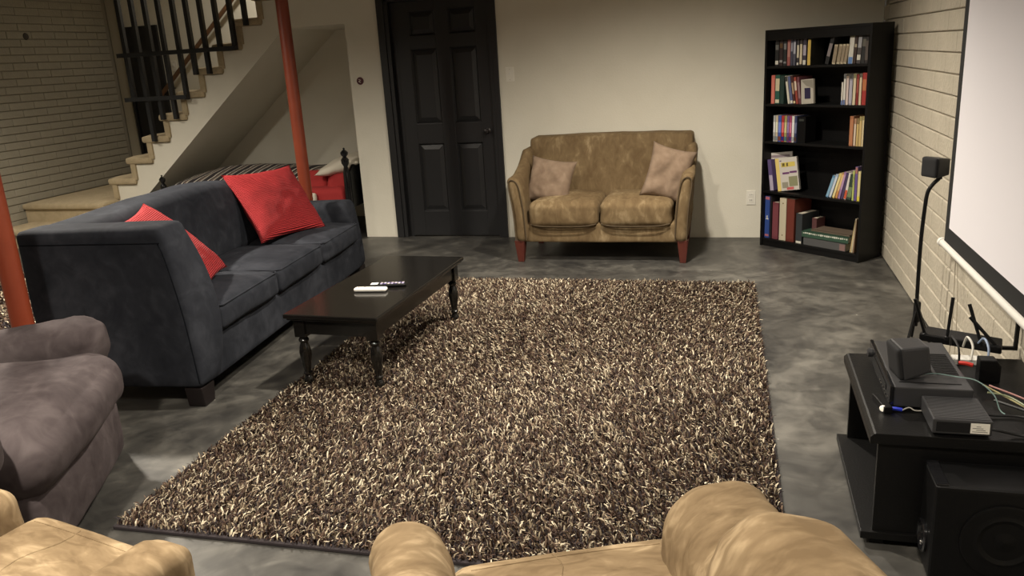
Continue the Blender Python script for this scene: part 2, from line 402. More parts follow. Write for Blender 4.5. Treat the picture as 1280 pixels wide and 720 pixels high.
# ---- main door
t = struct(thing('door_1', None, None, (DX0, YB, 0)))
W = DX1-DX0; fr = MB()
fr.box(0, .035, -.012, .12, 0, DZ).box(W-.03, W, -.012, .12, 0, DZ).box(0, W, -.012, .12, DZ-.03, DZ)
fr.box(-.065, .0, -.022, 0, 0, DZ+.06).box(W, W+.045, -.022, 0, 0, DZ+.06).box(-.065, W+.045, -.022, 0, DZ, DZ+.06)
fr.build('door_frame', M['door'], t, bevel=.004)
sx0, sx1 = .085, W-.03; sy = .02
sl = MB(); sw = sx1-sx0
st = .115; pw = (sw-3*st)/2; px_ = [(sx0+st, sx0+st+pw), (sx0+2*st+pw, sx0+2*st+2*pw)]
pz = [(.235, .835), (1.01, 1.635), (1.745, 1.945)]
sl.box(sx0, sx0+st, sy, sy+.04, .012, DZ-.032).box(sx1-st, sx1, sy, sy+.04, .012, DZ-.032).box(sx0+st+pw, sx0+2*st+pw, sy, sy+.04, .012, DZ-.032)
for z0, z1 in ((.012, .235), (.835, 1.01), (1.635, 1.745), (1.945, DZ-.032)):
    for a, b_ in px_: sl.box(a, b_, sy, sy+.04, z0, z1)
sl.box(.035, sx0, sy+.015, sy+.05, 0, DZ-.03)
sl.build('door_slab', M['door'], t, bevel=.003)
for a, b_ in px_:
    for z0, z1 in pz:
        q = MB(); g = .028; y0_, y1_ = sy+.003, sy+.016
        # sticking moulding slopes in, raised field comes forward
        outer = [(a, z0), (b_, z0), (b_, z1), (a, z1)]; inn = [(a+.014, z0+.014), (b_-.014, z0+.014), (b_-.014, z1-.014), (a+.014, z1-.014)]
        fld = [(a+.05, z0+.05), (b_-.05, z0+.05), (b_-.05, z1-.05), (a+.05, z1-.05)]
        v = [(x, sy+.001, z) for x, z in outer]+[(x, sy+.018, z) for x, z in inn]+[(x, sy+.004, z) for x, z in fld]
        f = [(i, (i+1) % 4, (i+1) % 4+4, i+4) for i in range(4)]+[(i+4, (i+1) % 4+4, (i+1) % 4+8, i+8) for i in range(4)]+[(8, 9, 10, 11)]
        q.add(v, f); q.build('door_panel', M['door'], t)
kn = MB().lathe([(.0, -.001), (.026, 0), (.026, .006), (.010, .012), (.009, .03), (.022, .042), (.026, .055), (.020, .066), (0, .07)], n=18)
kn.xf(Matrix.Rotation(math.pi/2, 4, 'X')); kn.build('door_knob', M['darkmetal'], t, loc=(sx1-.06, sy, .93), smooth=True)
# ---- staircase
t = tag(thing('staircase', 'beige carpeted staircase with stepped side rising behind the charcoal sofa', 'staircase', (0, 0, 0)), None)
for k in range(3, 13):
    x0 = -6.045+.2325*(k-3); x1 = -5.74+.2325*(k-3); z = .2*k
    if k == 3: x0 -= .02
    v, f = soft(x0, x1+.02, YB-.035, YS-.01, z-.078, z, r=.034, n=8)
    mb = MB().add(v, f)
    v, f = soft(x1-.03, x1+.035, YB-.022, YS-.01, z-.03, z+.14, r=.015, n=6); mb.add(v, f)
    mb.build('step', M['carpet'], t, smooth=True)
for (x0, x1, y0, z, ex) in ((XL+.01, -5.98, 6.50, .39, .39), (XL+.01, -5.7, 6.15, .195, .195)):
    v, f = soft(x0, x1, y0, YS-.01 if z > .3 else 6.75, z-.075, z, r=.034, n=10); mb = MB().add(v, f)
    mb.box(x0+.01, x1-.02, y0+.035, YS-.02 if z > .3 else 6.74, 0, z-.03)
    mb.build('step', M['carpet'], t, smooth=True)
v, f = soft(-6.03, -5.965, YB-.022, YS-.01, .38, .54, r=.015, n=6)
MB().add(v, f).build('riser', M['carpet'], t, smooth=True)
# ---- railing of black square bars
t = thing('stair_railing', 'black square-bar railing on the open side of the carpeted stairs', 'railing', (0, 0, 0))
YR = YB-.055
bars = [(-5.545, 1.34), (-5.40, .945), (-5.26, 1.145), (-5.115, 1.145), (-4.962, 1.32), (-4.825, 1.535), (-4.68, 1.535), (-4.53, 1.73), (-4.378, 1.73), (-4.235, 1.93), (-4.09, 2.13)]
for x, z in bars:
    MB().box(x-.019, x+.019, YR-.019, YR+.019, z, 2.98).build('baluster', M['rail'], t)
MB().box(-5.62, -4.355, YR-.046, YR-.019, 1.727, 1.765).build('rail', M['rail'], t)
MB().box(-5.62, -4.94, YR-.046, YR-.019, 1.325, 1.363).build('rail', M['rail'], t)
t = thing('handrail', 'brown wooden handrail on the wall behind the black stair railing', 'handrail', (0, 0, 0))
d = Vector((.983, 0, .857)).normalized(); p0 = Vector((-6.46, YS-.09, 1.29)); p1 = p0+d*2.3
MB().tube([p0, p1], .024, 10).build('rail', M['handrail'], t, smooth=True)
for s in (.25, 1.2, 2.1):
    p = p0+d*s; MB().tube([p+Vector((0, 0, -.02)), p+Vector((0, .04, -.05)), p+Vector((0, .088, -.05))], .007, 6).build('bracket', M['darkmetal'], t)
# ---- baseboard-less walls: just a dark caulk joint is visible, so no skirting
# ---- small wall fittings
def plate(name, label, x, z, kind, y=YB):
    t = thing(name, label, 'switch' if kind == 'switch' else 'outlet', (x, y, z))
    MB().box(-.036, .036, -.006, 0, -.058, .058).build('plate', M['offwhite'], t, bevel=.003)
    if kind == 'switch':
        MB().box(-.005, .005, -.016, -.006, -.004, .014).build('toggle', M['white'], t, bevel=.001)
        for z_ in (.042, -.042): MB().lathe([(.003, 0), (.003, .0015)], n=8).xf(Matrix.Rotation(math.pi/2, 4, 'X')).build('screw', M['chrome'], t, loc=(0, -.006, z_))
    else:
        for z_ in (.022, -.022):
            r_ = MB().box(-.017, .017, -.009, -.006, z_-.015, z_+.015).build('receptacle', M['offwhite'], t, bevel=.002)
            MB().box(-.008, -.005, -.0096, -.0089, z_-.003, z_+.007).box(.005, .008, -.0096, -.0089, z_-.003, z_+.007).build('slot', M['cable_k'], r_)
plate('light_switch', 'off-white light switch plate on the wall right of the black door', -1.852, 1.388, 'switch')
plate('wall_outlet', 'off-white wall outlet low beside the black bookcase', .098, .328, 'outlet')
plate('light_switch', 'pale switch plate seen between the bars on the stairwell wall', -6.235, 1.65, 'switch', YS)
t = thing('wall_ornament', 'small round dark red ornament on the wall left of the black door', 'ornament', (-3.215, YB, 1.40))
o = MB().lathe([(0, 0), (.028, 0), (.033, .006), (.03, .014), (.018, .018), (.016, .012), (0, .012)], n=20).xf(Matrix.Rotation(math.pi/2, 4, 'X')).build('rim', cm((.09, .02, .03)), t, smooth=True)
MB().tube(spline([(-.008, -.016, .014), (.009, -.016, .006), (-.008, -.016, -.004), (.009, -.016, -.014)], 5), .0025, 6).build('mark', M['offwhite'], t)
t = thing('wall_fitting', 'small dark round fitting on the brick wall at the top left', 'fitting', (XL, 7.02, 2.01))
MB().lathe([(0, 0), (.035, 0), (.03, .01), (.012, .014), (0, .014)], n=16).xf(Matrix.Rotation(math.pi/2, 4, 'Y')).build('cap', cm((.05, .04, .03)), t, smooth=True)
# ---- red posts
def post(label, x, y, ):
    t = thing('support_post', label, 'post', (x, y, 0))
    MB().lathe([(.05, 0), (.0445, .002), (.0445, CEIL-.02)], n=28).build('shaft', M['pole'], t, smooth=True)
    MB().box(-.09, .09, -.09, .09, CEIL-.015, CEIL).build('top_plate', M['darkmetal'], t)
    MB().box(-.09, .09, -.09, .09, 0, .012).build('base_plate', M['pole'], t)
post('red painted steel post rising behind the far end of the charcoal sofa', -3.13, 5.42)
post('red painted steel post at the left edge beside the taupe recliner', -2.96, 2.63)
# ---- ceiling lights (above the frame)
LN = ['over the coffee table', 'over the taupe recliner', 'over the right tan armchair', 'over the charcoal sofa back', 'at the far left front of the room', 'in front of the tan loveseat', 'in front of the carpeted stairs']
for (x, y, wt, dg), ln in zip(LAMPS, LN):
    t = thing('ceiling_light', 'round recessed ceiling downlight '+ln, 'light', (x, y, CEIL), 0, 'recessed ceiling downlights')
    MB().lathe([(.062, -.001), (.085, -.001), (.085, -.008), (.062, -.008)], n=28).build('trim_ring', M['white'], t, smooth=True)
    MB().lathe([(0, -.002), (.06, -.002), (.06, -.004), (0, -.004)], n=28).build('diffuser', M['lampglow'], t)
# ============================================================ RUG
def shag(parent, x0, x1, y0, y1, spacing, seed, z0=.012, hgt=.026, wd=.0042):
    rg = np.random.default_rng(seed)
    nx = int((x1-x0)/spacing); ny = int((y1-y0)/spacing)
    gx, gy = np.meshgrid(np.linspace(x0, x1, nx), np.linspace(y0, y1, ny)); n = gx.size
    bx = gx.ravel()+rg.uniform(-.5, .5, n)*spacing; by = gy.ravel()+rg.uniform(-.5, .5, n)*spacing
    # local lean varies slowly over the rug like trodden pile
    ang = rg.uniform(0, 2*np.pi, n); lean = rg.uniform(.25, 1.0, n)
    ddx = np.cos(ang)*lean+.25*np.sin(bx*2.1+by*1.3); ddy = np.sin(ang)*lean+.25*np.cos(bx*1.7-by*2.3)
    L_ = rg.uniform(.75, 1.25, n)*hgt
    h1 = L_*.55; h2 = L_*np.clip(1.0-.45*lean, .35, 1)+rg.uniform(-.003, .005, n)
    side = rg.uniform(0, 2*np.pi, n); sx = np.cos(side)*wd*rg.uniform(.7, 1.25, n)/2*1.3; sy_ = np.sin(side)*wd*rg.uniform(.7, 1.25, n)/2*1.3
    V = np.zeros((n, 6, 3))
    lv = [(0, 0, 1.0), (.35, h1, 1.15), (1.0, h2, .6)]
    for k, (q, hh, ww) in enumerate(lv):
        cx = bx+ddx*L_*q*.9; cy = by+ddy*L_*q*.9
        V[:, 2*k, 0] = cx-sx*ww; V[:, 2*k, 1] = cy-sy_*ww; V[:, 2*k+1, 0] = cx+sx*ww; V[:, 2*k+1, 1] = cy+sy_*ww
        V[:, 2*k, 2] = V[:, 2*k+1, 2] = z0+hh
    base = (np.arange(n)*6)[:, None]
    Fq = np.concatenate([base+np.array([0, 1, 3, 2]), base+np.array([2, 3, 5, 4])], axis=1).reshape(-1)
    me = bpy.data.meshes.new('pile'); nf = n*2
    me.vertices.add(n*6); me.vertices.foreach_set('co', V.reshape(-1)); me.loops.add(nf*4); me.loops.foreach_set('vertex_index', Fq.astype(np.int32))
    me.polygons.add(nf); me.polygons.foreach_set('loop_start', np.arange(nf, dtype=np.int32)*4); me.polygons.foreach_set('loop_total', np.full(nf, 4, dtype=np.int32))
    me.update(); me.validate()
    pal = np.array([(.032, .018, .013), (.070, .040, .027), (.15, .10, .068), (.31, .245, .165), (.60, .52, .38), (.018, .012, .014)])
    ch = rg.choice(6, n, p=[.30, .20, .15, .14, .13, .08]); c_ = pal[ch]*rg.uniform(.8, 1.2, (n, 1))
    cc = np.ones((n, 6, 4)); cc[:, :, :3] = c_[:, None, :]
    a = me.color_attributes.new('col', 'FLOAT_COLOR', 'POINT'); a.data.foreach_set('color', cc.reshape(-1).astype(np.float32))
    o = link('pile', me, M['pile'], parent); o['kind'] = 'stuff'; return o
RX0, RX1, RY0, RY1 = 0, 2.29, 0, 3.24
t = thing('shag_rug', 'large brown and cream shag rug covering the middle of the floor', 'rug', (-2.115, 2.045, 0), math.radians(1.0))
MB().box(0, RX1, 0, RY1, .001, .013).build('backing', M['rugback'], t, bevel=.003)
shag(t, .012, RX1-.012, .014, RY1-.012, .0082, 3)
t = thing('shag_rug', 'second brown shag rug at the far left behind the red post', 'rug', (-6.5, 3.6, 0), math.radians(0))
MB().box(0, 2.4, 0, 1.7, .001, .013).build('backing', M['rugback'], t, bevel=.003)
shag(t, .01, 2.39, .01, 1.69, .018, 5, wd=.010)
# ============================================================ COFFEE TABLE
t = thing('coffee_table', 'low espresso wooden coffee table with turned legs on the shag rug edge', 'table', (-1.845, 3.87, .02), math.radians(-1.5))
TL, TW = 1.18, .505
tp = MB().box(-TW/2, TW/2, -TL/2, TL/2, .355, .378); tp.build('tabletop', M['espresso'], t, bevel=.007, seg=3)
MB().box(-TW/2+.012, TW/2-.012, -TL/2+.012, TL/2-.012, .345, .356).build('moulding', M['espresso'], t, bevel=.003)
for s in (-1, 1):
    MB().box(s*(TW/2-.048)-.009, s*(TW/2-.048)+.009, -TL/2+.07, TL/2-.07, .265, .345).build('apron', M['espresso'], t)
    MB().box(-TW/2+.07, TW/2-.07, s*(TL/2-.058)-.009, s*(TL/2-.058)+.009, .265, .345).build('apron', M['espresso'], t)
legp = [(.018, 0), (.024, .006), (.025, .02), (.019, .034), (.015, .042), (.022, .05), (.022, .058), (.016, .064), (.020, .09), (.028, .14), (.030, .165), (.025, .195), (.018, .215), (.024, .222), (.026, .230), (.022, .238), (.017, .243), (.023, .250)]
for sx in (-1, 1):
    for sy2 in (-1, 1):
        lg = MB().lathe(legp, n=20); lg.box(-.029, .029, -.029, .029, .25, .346)
        lg.build('leg', M['espresso'], t, loc=(sx*(TW/2-.058), sy2*(TL/2-.068), 0), smooth=True)
# remotes
t = thing('remote_control', 'white remote control lying on the coffee table in front of the dark one', 'remote', (-1.835, 3.70, .398), math.radians(6))
v, f = soft(-.088, .088, -.021, .021, .001, .022, r=.012, n=10); link('body', pydata('body', v, f), M['white'], t, smooth=True)
for k in range(5): MB().lathe([(.005, 0), (.005, .0015), (0, .0018)], n=10).build('button', cm((.3, .28, .3)), t, loc=(-.06+.028*k, (.006 if k % 2 else -.004), .0218))
t = thing('remote_control', 'dark remote control with pale and purple keys on the coffee table behind the white one', 'remote', (-1.775, 3.795, .398), math.radians(12))
v, f = soft(-.095, .095, -.022, .022, .001, .018, r=.008, n=10); link('body', pydata('body', v, f), M['blackmatte'], t, smooth=True)
MB().box(-.094, -.055, -.018, .018, .0175, .0195).build('end_cap', M['white'], t, bevel=.001)
for i in range(7):
    for j in range(3):
        MB().box(-.042+.019*i, -.030+.019*i, -.015+.011*j, -.007+.011*j, .0175, .020).build('key', cm([(.45, .42, .55), (.12, .08, .3), (.6, .55, .5)][(i+j) % 3]), t)
# ============================================================ CHARCOAL SOFA
t = thing('sofa', 'charcoal microsuede three-cushion sofa with high curved back and red pillows on it', 'sofa', (-2.425, 3.027, 0), math.radians(96.15))
SL, SD = 2.39, .83
# local: x along the length (0 = near end), y towards the back, z up
softobj('base', M['sofa'], t, .05, SL-.05, .0, SD-.02, .10, .315, r=.02, n=10)
def arm_prof(y, z, h):   # front edge leans back towards the top
    k = (z-.1)/(h-.1); return y+(.085*k)*(1-min(1, max(0, y)/.4)) if k > 0 else y
def neararm(x, y, z):
    k = max(0, min(1, (z-.1)/.78)); fy = max(0, 1-max(0, y)/.35)
    bulge = -.05*math.sin(math.pi*min(1, k*1.05))*fy*max(0, min(1, x/.2))
    x2 = x+.03*math.sin(math.pi*k)*(1 if x > .1 else 0)
    return (x2, y+.075*k*k*fy+bulge, z-.006*(y/.8)*k)
softobj('armrest', M['sofa'], t, .0, .20, .0, SD, .10, .885, r=.035, n=20, deform=neararm, wr=.003, wf=4)
def backtop(x):
    pts = [(0, .885), (.35, .895), (.8, .908), (1.3, .905), (1.6, .885), (1.8, .845), (1.93, .77), (2.03, .66), (2.12, .60), (2.3, .59), (3, .59)]
    for (a, b), (c2, d2) in zip(pts, pts[1:]):
        if x <= c2: s = (x-a)/(c2-a) if c2 > a else 0; s = s*s*(3-2*s) if False else s; return b+(d2-b)*max(0, s)
    return .59
def backdef(x, y, z):
    h = backtop(x)-.045; k = (z-.10)/.83; z2 = .10+k*(h-.10)
    return (x, y+.02*k, z2)
softobj('backrest', M['sofa'], t, .05, 2.34, .62, SD-.01, .10, .93, r=.04, n=26, deform=backdef, wr=.004, wf=4, seed=3)
def backcush(x, y, z):
    h = backtop(x)-.015; k = (z-.42)/.48
    e = max(0, (x-1.55)/.5); 
    return (x, y+.07*(k-.4)*max(0, (SD-y)/.33)-.02*math.sin(math.pi*k), .42+k*(h-.42))
softobj('back_cushion', M['sofa'], t, .12, 2.06, .50, SD, .42, .90, r=.075, n=26, puff=(0, .0, 0), deform=backcush, wr=.004, wf=3.5, seed=9)
softobj('armrest', M['sofa'], t, 2.19, SL, .0, SD-.02, .10, .595, r=.045, n=14, wr=.003, wf=4, seed=5, deform=lambda x, y, z: (x, y+.05*((z-.1)/.5)**2*max(0, 1-y/.3), z))
for i in range(3):
    a = .205+i*.663
    softobj('seat_cushion', M['sofa'], t, a, a+.655, -.035, .56, .315, .455, r=.035, n=16, puff=(0, .015, .035), wr=.006, wf=5, seed=i*7)
    pts = [(a+.012, .35, .448), (a+.012, -.02, .448), (a+.03, -.033, .447), (a+.625, -.033, .447), (a+.643, -.02, .448), (a+.643, .35, .448)]
    MB().tube(pts, .0045, 6).build('piping', M['sofa'], t, smooth=True)
MB().tube([(-.002, .09, .812), (-.004, .4, .815), (-.002, .80, .815)], .0025, 6).build('piping', M['seamgrey'], t, smooth=True)
MB().tube(spline([(-.001, .012, .13), (-.001, .035, .45), (-.001, .075, .72), (-.001, .10, .81)], 6), .003, 6).build('piping', M['seamgrey'], t, smooth=True)
for x in (.07, SL-.07):
    for y in (.06, SD-.08):
        MB().prism([(-.045, 0), (.045, 0), (.06, .10), (-.06, .10)], 'y', -.045, .045).build('foot', M['wood_dark'], t, loc=(x, y, 0), bevel=.006)
# sofa pillows (world positions derived from the sofa frame)
SO = Matrix.Translation((-2.425, 3.027, 0)) @ Matrix.Rotation(math.radians(96.15), 4, 'Z')
def sw(x, y, z): return SO @ Vector((x, y, z))
def sv(x, y, z): return (SO.to_3x3() @ Vector((x, y, z)))
pillow('throw_pillow', 'large bright red ribbed pillow leaning on the charcoal sofa back by the far post', M['red'], sw(1.735, .345, .69), sv(.59, -.225, -.02), sv(.16, .25, .42), .60, .52, .17, 'red pillows on the charcoal sofa', 2)
pillow('throw_pillow', 'bright red ribbed pillow tucked behind the near arm of the charcoal sofa', M['red'], sw(.44, .31, .69), sv(.42, .12, .02), sv(0, .38, .38), .52, .54, .14, 'red pillows on the charcoal sofa', 8)
# ============================================================ LOVESEAT
t = thing('loveseat', 'tan microsuede loveseat with flared arms and red wooden legs against the back wall', 'loveseat', (-1.0, 6.62, 0), math.radians(.5))
# local: x right, y=0 back, front at y=-.77
F0 = -.77
softobj('base', M['tan'], t, -.60, .60, F0+.02, -.05, .150, .30, r=.02, n=10, wr=.003)
softobj('backrest', M['tan'], t, -.64, .655, -.24, -.02, .25, .885, r=.028, n=20, wr=.004, wf=5, seed=1,
        deform=lambda x, y, z: (x, y+.08*(z-.5)/.4-.06*(1 if y < -.15 else 0)*(.9-z), z+.010*(1-(x/.65)**2)*max(0, (z-.5)/.4)))
for i, (a, b_) in enumerate(((-.535, -.003), (.003, .535))):
    softobj('seat_cushion', M['tan'], t, a, b_, F0-.015, -.22, .270, .465, r=.05, n=18, puff=(0, .012, .03), wr=.008, wf=6, seed=i*5+2)
    MB().tube(spline([(a+.015, F0+.0, .300), (a+.12, F0-.016, .285), (b_-.12, F0-.016, .285), (b_-.015, F0+.0, .300)], 5), .004, 6).build('piping', M['tanseam'], t)
for s in (-1, 1):
    def ad(x, y, z, s=s):
        k = max(0, (z-.16)/.5); xo = x+s*.055*k*k; q = max(0, min(1, (y-F0-.05)/.45)); return (xo, y, z+(.16*q*q)*max(0, (z-.4)/.26))
    x0, x1 = sorted((s*.545, s*.645))
    softobj('armrest', M['tan'], t, x0, x1, F0-.02, -.06, .16, .655, r=.045, n=18, wr=.004, wf=6, seed=s+4, deform=ad)
    # piping round the front panel of the arm
    pp = []
    for (dx, z) in ((-.04, .18), (-.04, .40), (-.04, .56), (-.03, .62), (0, .64), (.03, .62), (.042, .56), (.042, .40), (.042, .18)):
        k = (z-.16)/.5; pp.append((s*.595+s*.055*k*k+dx, F0-.022, z))
    MB().tube(spline(pp, 4), .0045, 6).build('piping', M['tanseam'], t)
for (x, y, s) in ((-.615, F0+.04, 1), (.61, F0+.04, 1), (-.6, -.1, 1), (.6, -.1, 1)):
    lg = MB(); v = []
    for z, r_, dx, dy in ((0, .022, (.012 if x < 0 else -.0) * 0, 0), (.17, .04, 0, 0)):
        v += [(-r_, -r_, z), (r_, -r_, z), (r_, r_, z), (-r_, r_, z)]
    lg.add(v, [(0, 3, 2, 1), (4, 5, 6, 7), (0, 1, 5, 4), (1, 2, 6, 5), (2, 3, 7, 6), (3, 0, 4, 7)]); lg.build('leg', M['wood_red'], t, loc=(x, y, 0), bevel=.004)
pillow('throw_pillow', 'rosy tan pillow leaning in the left corner of the loveseat', M['tancush'], (-1.405, 6.10, .585), (1, -.15, -.14), (.16, .30, .9), .37, .36, .13, 'tan pillows on the loveseat', 4, wr=.010)
pillow('throw_pillow', 'rosy tan pillow tipped on its corner at the right end of the loveseat', M['tancush'], (-.50, 6.05, .635), (1, .12, -.30), (.40, .30, .85), .33, .41, .13, 'tan pillows on the loveseat', 12, wr=.010)
# ============================================================ RECLINER (taupe)
t = thing('recliner', 'taupe microsuede recliner at the left edge in front of the charcoal sofa', 'armchair', (-2.30, 2.20, 0), math.radians(115))
# local: x along the front (towards the far arm = -x ... ) y backwards; rot so that -y faces the rug
# far arm at -x side, near arm at +x side
RW = .52
softobj('base', M['recliner'], t, -.60, .40, .04, .80, .05, .36, r=.04, n=10, wr=.004)
softobj('footrest', M['recliner'], t, -.525, .335, -.02, .13, .05, .32, r=.05, n=16, puff=(0, .025, .01), wr=.006, wf=5)
softobj('seat_cushion', M['recliner'], t, -.535, .345, -.07, .62, .27, .50, r=.105, n=20, puff=(0, .02, .03), wr=.010, wf=5, seed=4)
for s, sd in ((-1, 1), (1, 6)):
    x0, x1 = sorted((s*.31, s*.50)) if s > 0 else (-.70, -.53)
    softobj('armrest', M['recliner'], t, x0, x1, .05, .86, .05, .50, r=.05, n=14, wr=.005, seed=sd)
    softobj('arm_pad', M['recliner'], t, x0-.03, x1+.02, .01, .80, .40, .615, r=.09, n=20, puff=(0, 0, .015), wr=.010, wf=8, seed=sd+2, wsc=(1, 2, 1), deform=lambda x, y, z: (x, y, z-.075*max(0, y-.05)/.75))
softobj('backrest', M['recliner'], t, -.55, .36, .58, .86, .35, 1.0, r=.11, n=18, puff=(0, .04, .03), wr=.008, seed=8, deform=lambda x, y, z: (x, y+.15*(z-.35), z))
# ============================================================ TAN ARMCHAIRS (foreground)
def armchair(label, loc, rz, wing, seatw=.50, arms=((-.315, .075), (.335, .10)), h=.60, ar=.095):
    t = thing('armchair', label, 'armchair', loc, rz, 'light tan armchairs')
    # local: +y = facing direction, front at y=0
    softobj('base', M['tanlight'], t, -.33, .33, -.74, -.06, .08, .34, r=.03, n=8)
    softobj('seat_cushion', M['tanlight'], t, -seatw/2-.01, seatw/2+.01, -.60, .02, .28, .475, r=.05, n=20, puff=(0, .01, .02), wr=.006, wf=4, seed=2)
    from mathutils.bvhtree import BVHTree
    cm_ = [c_ for c_ in t.children if c_.name.startswith('seat_cushion')][0].data
    bv = BVHTree.FromPolygons([v_.co for v_ in cm_.vertices], [tuple(p_.vertices) for p_ in cm_.polygons])
    for path in ([(-.03+.012*math.sin(k), -.02-.03*k) for k in range(19)], [(-seatw/2+.04+(seatw-.08)*k/16, -.035) for k in range(17)]):
        pts = []
        for px2, py2 in path:
            hit = bv.ray_cast(Vector((px2, py2, 1)), Vector((0, 0, -1)))
            if hit[0]: pts.append(hit[0]+Vector((0, 0, .0002)))
        MB().tube(pts, .0018, 5).build('seam', M['tanlight'], t, smooth=True)
    for i, (cx, hw) in enumerate(arms):
        sg = 1 if cx > 0 else -1
        def ad(x, y, z, cx=cx, sg=sg):
            k = max(0, (z-.2)/.45); q = max(0, min(1, -y/.6)); return (x+sg*.03*k*k, y, z+.0*q*k)
        softobj('armrest', M['tanlight'], t, cx-hw, cx+hw, -.74, -.02, .08, h, r=min(hw*.97, ar), n=30, deform=ad, wr=.0065, wf=9, seed=i*9+1, wsc=(.7, 2.6, .7))
        for yy in ():
            pass
    softobj('backrest', M['tanlight'], t, -.33, .33, -.98, -.74, .2, .72, r=.10, n=16, puff=(0, .02, .02), wr=.006, seed=5)
    if wing:
        cx, cy, cz, rx, ry, rz_ = wing
        softobj('back_wing', M['tanlight'], t, cx-rx, cx+rx, cy-ry, cy+ry, cz-rz_, cz+rz_, r=min(rx, ry)*.98, n=28, wr=.008, wf=7, seed=11, wsc=(1.8, .8, 2))
    for x in (-.3, .3):
        for y in (-.1, -.88): MB().box(-.025, .025, -.025, .025, 0, .10).build('leg', M['wood_red'], t, loc=(x, y, 0))
    return t
armchair('light tan armchair in the bottom centre with its right arm and back wing in view', (-.36, 1.53, 0), math.radians(24.5), (.262, -.55, .57, .132, .17, .235), arms=((-.315, .08), (.297, .115)), h=.64)
armchair('light tan armchair cut off by the bottom left corner of the frame', (-1.50, 1.40, 0), math.radians(-12), None, seatw=.46, arms=((-.295, .075), (.30, .075)), h=.555, ar=.045)
# ============================================================ BOOKCASE
BX, BY, BA = .168, 6.466, math.radians(-40.3)
BWD, BD, BH = .849, .253, 1.605
t = thing('bookcase', 'tall black bookcase set at an angle in the right corner', 'bookcase', (BX, BY, 0), BA)
MB().box(0, .018, 0, BD, 0, BH).build('side_panel', M['blackshelf'], t, bevel=.0015)
MB().box(BWD-.018, BWD, 0, BD, 0, BH).build('side_panel', M['blackshelf'], t, bevel=.0015)
MB().box(.018, BWD-.018, 0, BD, BH-.02, BH).build('top_panel', M['blackshelf'], t, bevel=.0015)
MB().box(.018, BWD-.018, .003, .018, BH-.075, BH-.02).build('top_rail', M['blackshelf'], t, bevel=.0015)
MB().box(.018, BWD-.018, BD-.006, BD, .0, BH-.02).build('back_panel', M['blackshelf'], t)
MB().box(.018, BWD-.018, .01, .025, 0, .045).build('plinth', M['blackshelf'], t)
for z in (.06, .43, .805, 1.08, 1.35):
    MB().box(.018, BWD-.018, .004, BD-.006, z-.017, z).build('shelf', M['blackshelf'], t, bevel=.001)
BM = Matrix.Translation((BX, BY, 0)) @ Matrix.Rotation(BA, 4, 'Z')
K = (.015, .014, .016)
def book(x0, x1, z, h, col, label, group, lean=0, dep=.028, bd=.15, band=None, name='book', cat='book', band2=None):
    """upright book: x0..x1 at its foot, lean = shift of the top in metres (+ right)"""
    wdt = x1-x0; mb = MB(); c_ = .0018 if wdt > .012 else .001
    mb.box(0, wdt, 0, .002, 0, h).box(0, c_, 0, bd, 0, h).box(wdt-c_, wdt, 0, bd, 0, h)       # spine and boards
    mb.box(c_, wdt-c_, .002, bd-.004, .003, h-.003, 1)                                       # page block
    ms = [cm(col), cm((.55, .5, .4), .9)]
    for bb in (band, band2):
        if bb:
            ms.append(cm(bb[2])); mb.box(wdt*.08, wdt*.92, -.0007, .0002, h*bb[0], h*bb[1], len(ms)-1)
    o = mb.build(name, ms)
    ang = math.atan2(lean, h)
    o.matrix_world = BM @ Matrix.Translation((x0, dep, z+.0006+(wdt*abs(math.sin(ang)) if lean > 0 else 0))) @ Matrix.Rotation(ang, 4, 'Y')
    if lean < 0:
        o.matrix_world = BM @ Matrix.Translation((x0, dep, z+.0006)) @ Matrix.Rotation(ang, 4, 'Y')
    return tag(o, label, cat, group)
G = 'books in the left row of the top shelf'
W_ = (.62, .6, .52)
TS = [(.071, .103, .205, (.02, .02, .02), 'black book with a white square at its foot', (.05, .18, W_), (.55, .72, (.15, .15, .14))),
      (.108, .138, .20, (.035, .02, .02), 'dark brown book right of the white-footed black one', (.62, .78, (.12, .07, .03)), (.12, .2, (.3, .3, .3))),
      (.143, .170, .205, (.022, .024, .024), 'dark grey book with a thin pale title between brown and dusty red books', (.55, .75, (.2, .2, .2)), (.08, .14, (.25, .25, .25))),
      (.176, .203, .20, (.30, .10, .09), 'dusty red book, the only red one on the top shelf', (.3, .8, (.42, .2, .17)), None),
      (.205, .223, .195, (.06, .06, .09), 'slate blue book just right of the dusty red one', (.5, .8, (.3, .3, .36)), None),
      (.226, .248, .20, (.08, .08, .11), 'blue-grey book, second to the right of the dusty red one', (.4, .8, (.4, .4, .46)), None),
      (.257, .276, .185, (.04, .035, .04), 'thin dark book with a long cream title, left of its near twin', (.28, .75, (.6, .55, .42)), (.02, .1, W_)),
      (.281, .303, .19, (.05, .04, .04), 'dark book with a cream spine stripe down to its foot', (.04, .76, (.58, .5, .36)), None),
      (.308, .335, .19, (.05, .04, .06), 'purple-grey book with a white foot beside the yellow book', (.35, .72, (.4, .36, .42)), (.02, .18, W_)),
      (.345, .373, .185, (.03, .028, .02), 'yellow-spined book closing the left row of the top shelf', (.0, .93, (.60, .42, .10)), None)]
for x0, x1, h, col, lb, b1, b2 in TS: book(x0, x1, 1.35, h, col, lb, G, band=b1, band2=b2)
G = 'books and tapes at the right of the top shelf'
book(.486, .516, 1.35, .185, (.012, .012, .013), 'black book with a grey title leaning alone in the middle of the top shelf', G, lean=.045, band=(.28, .75, (.22, .19, .19)))
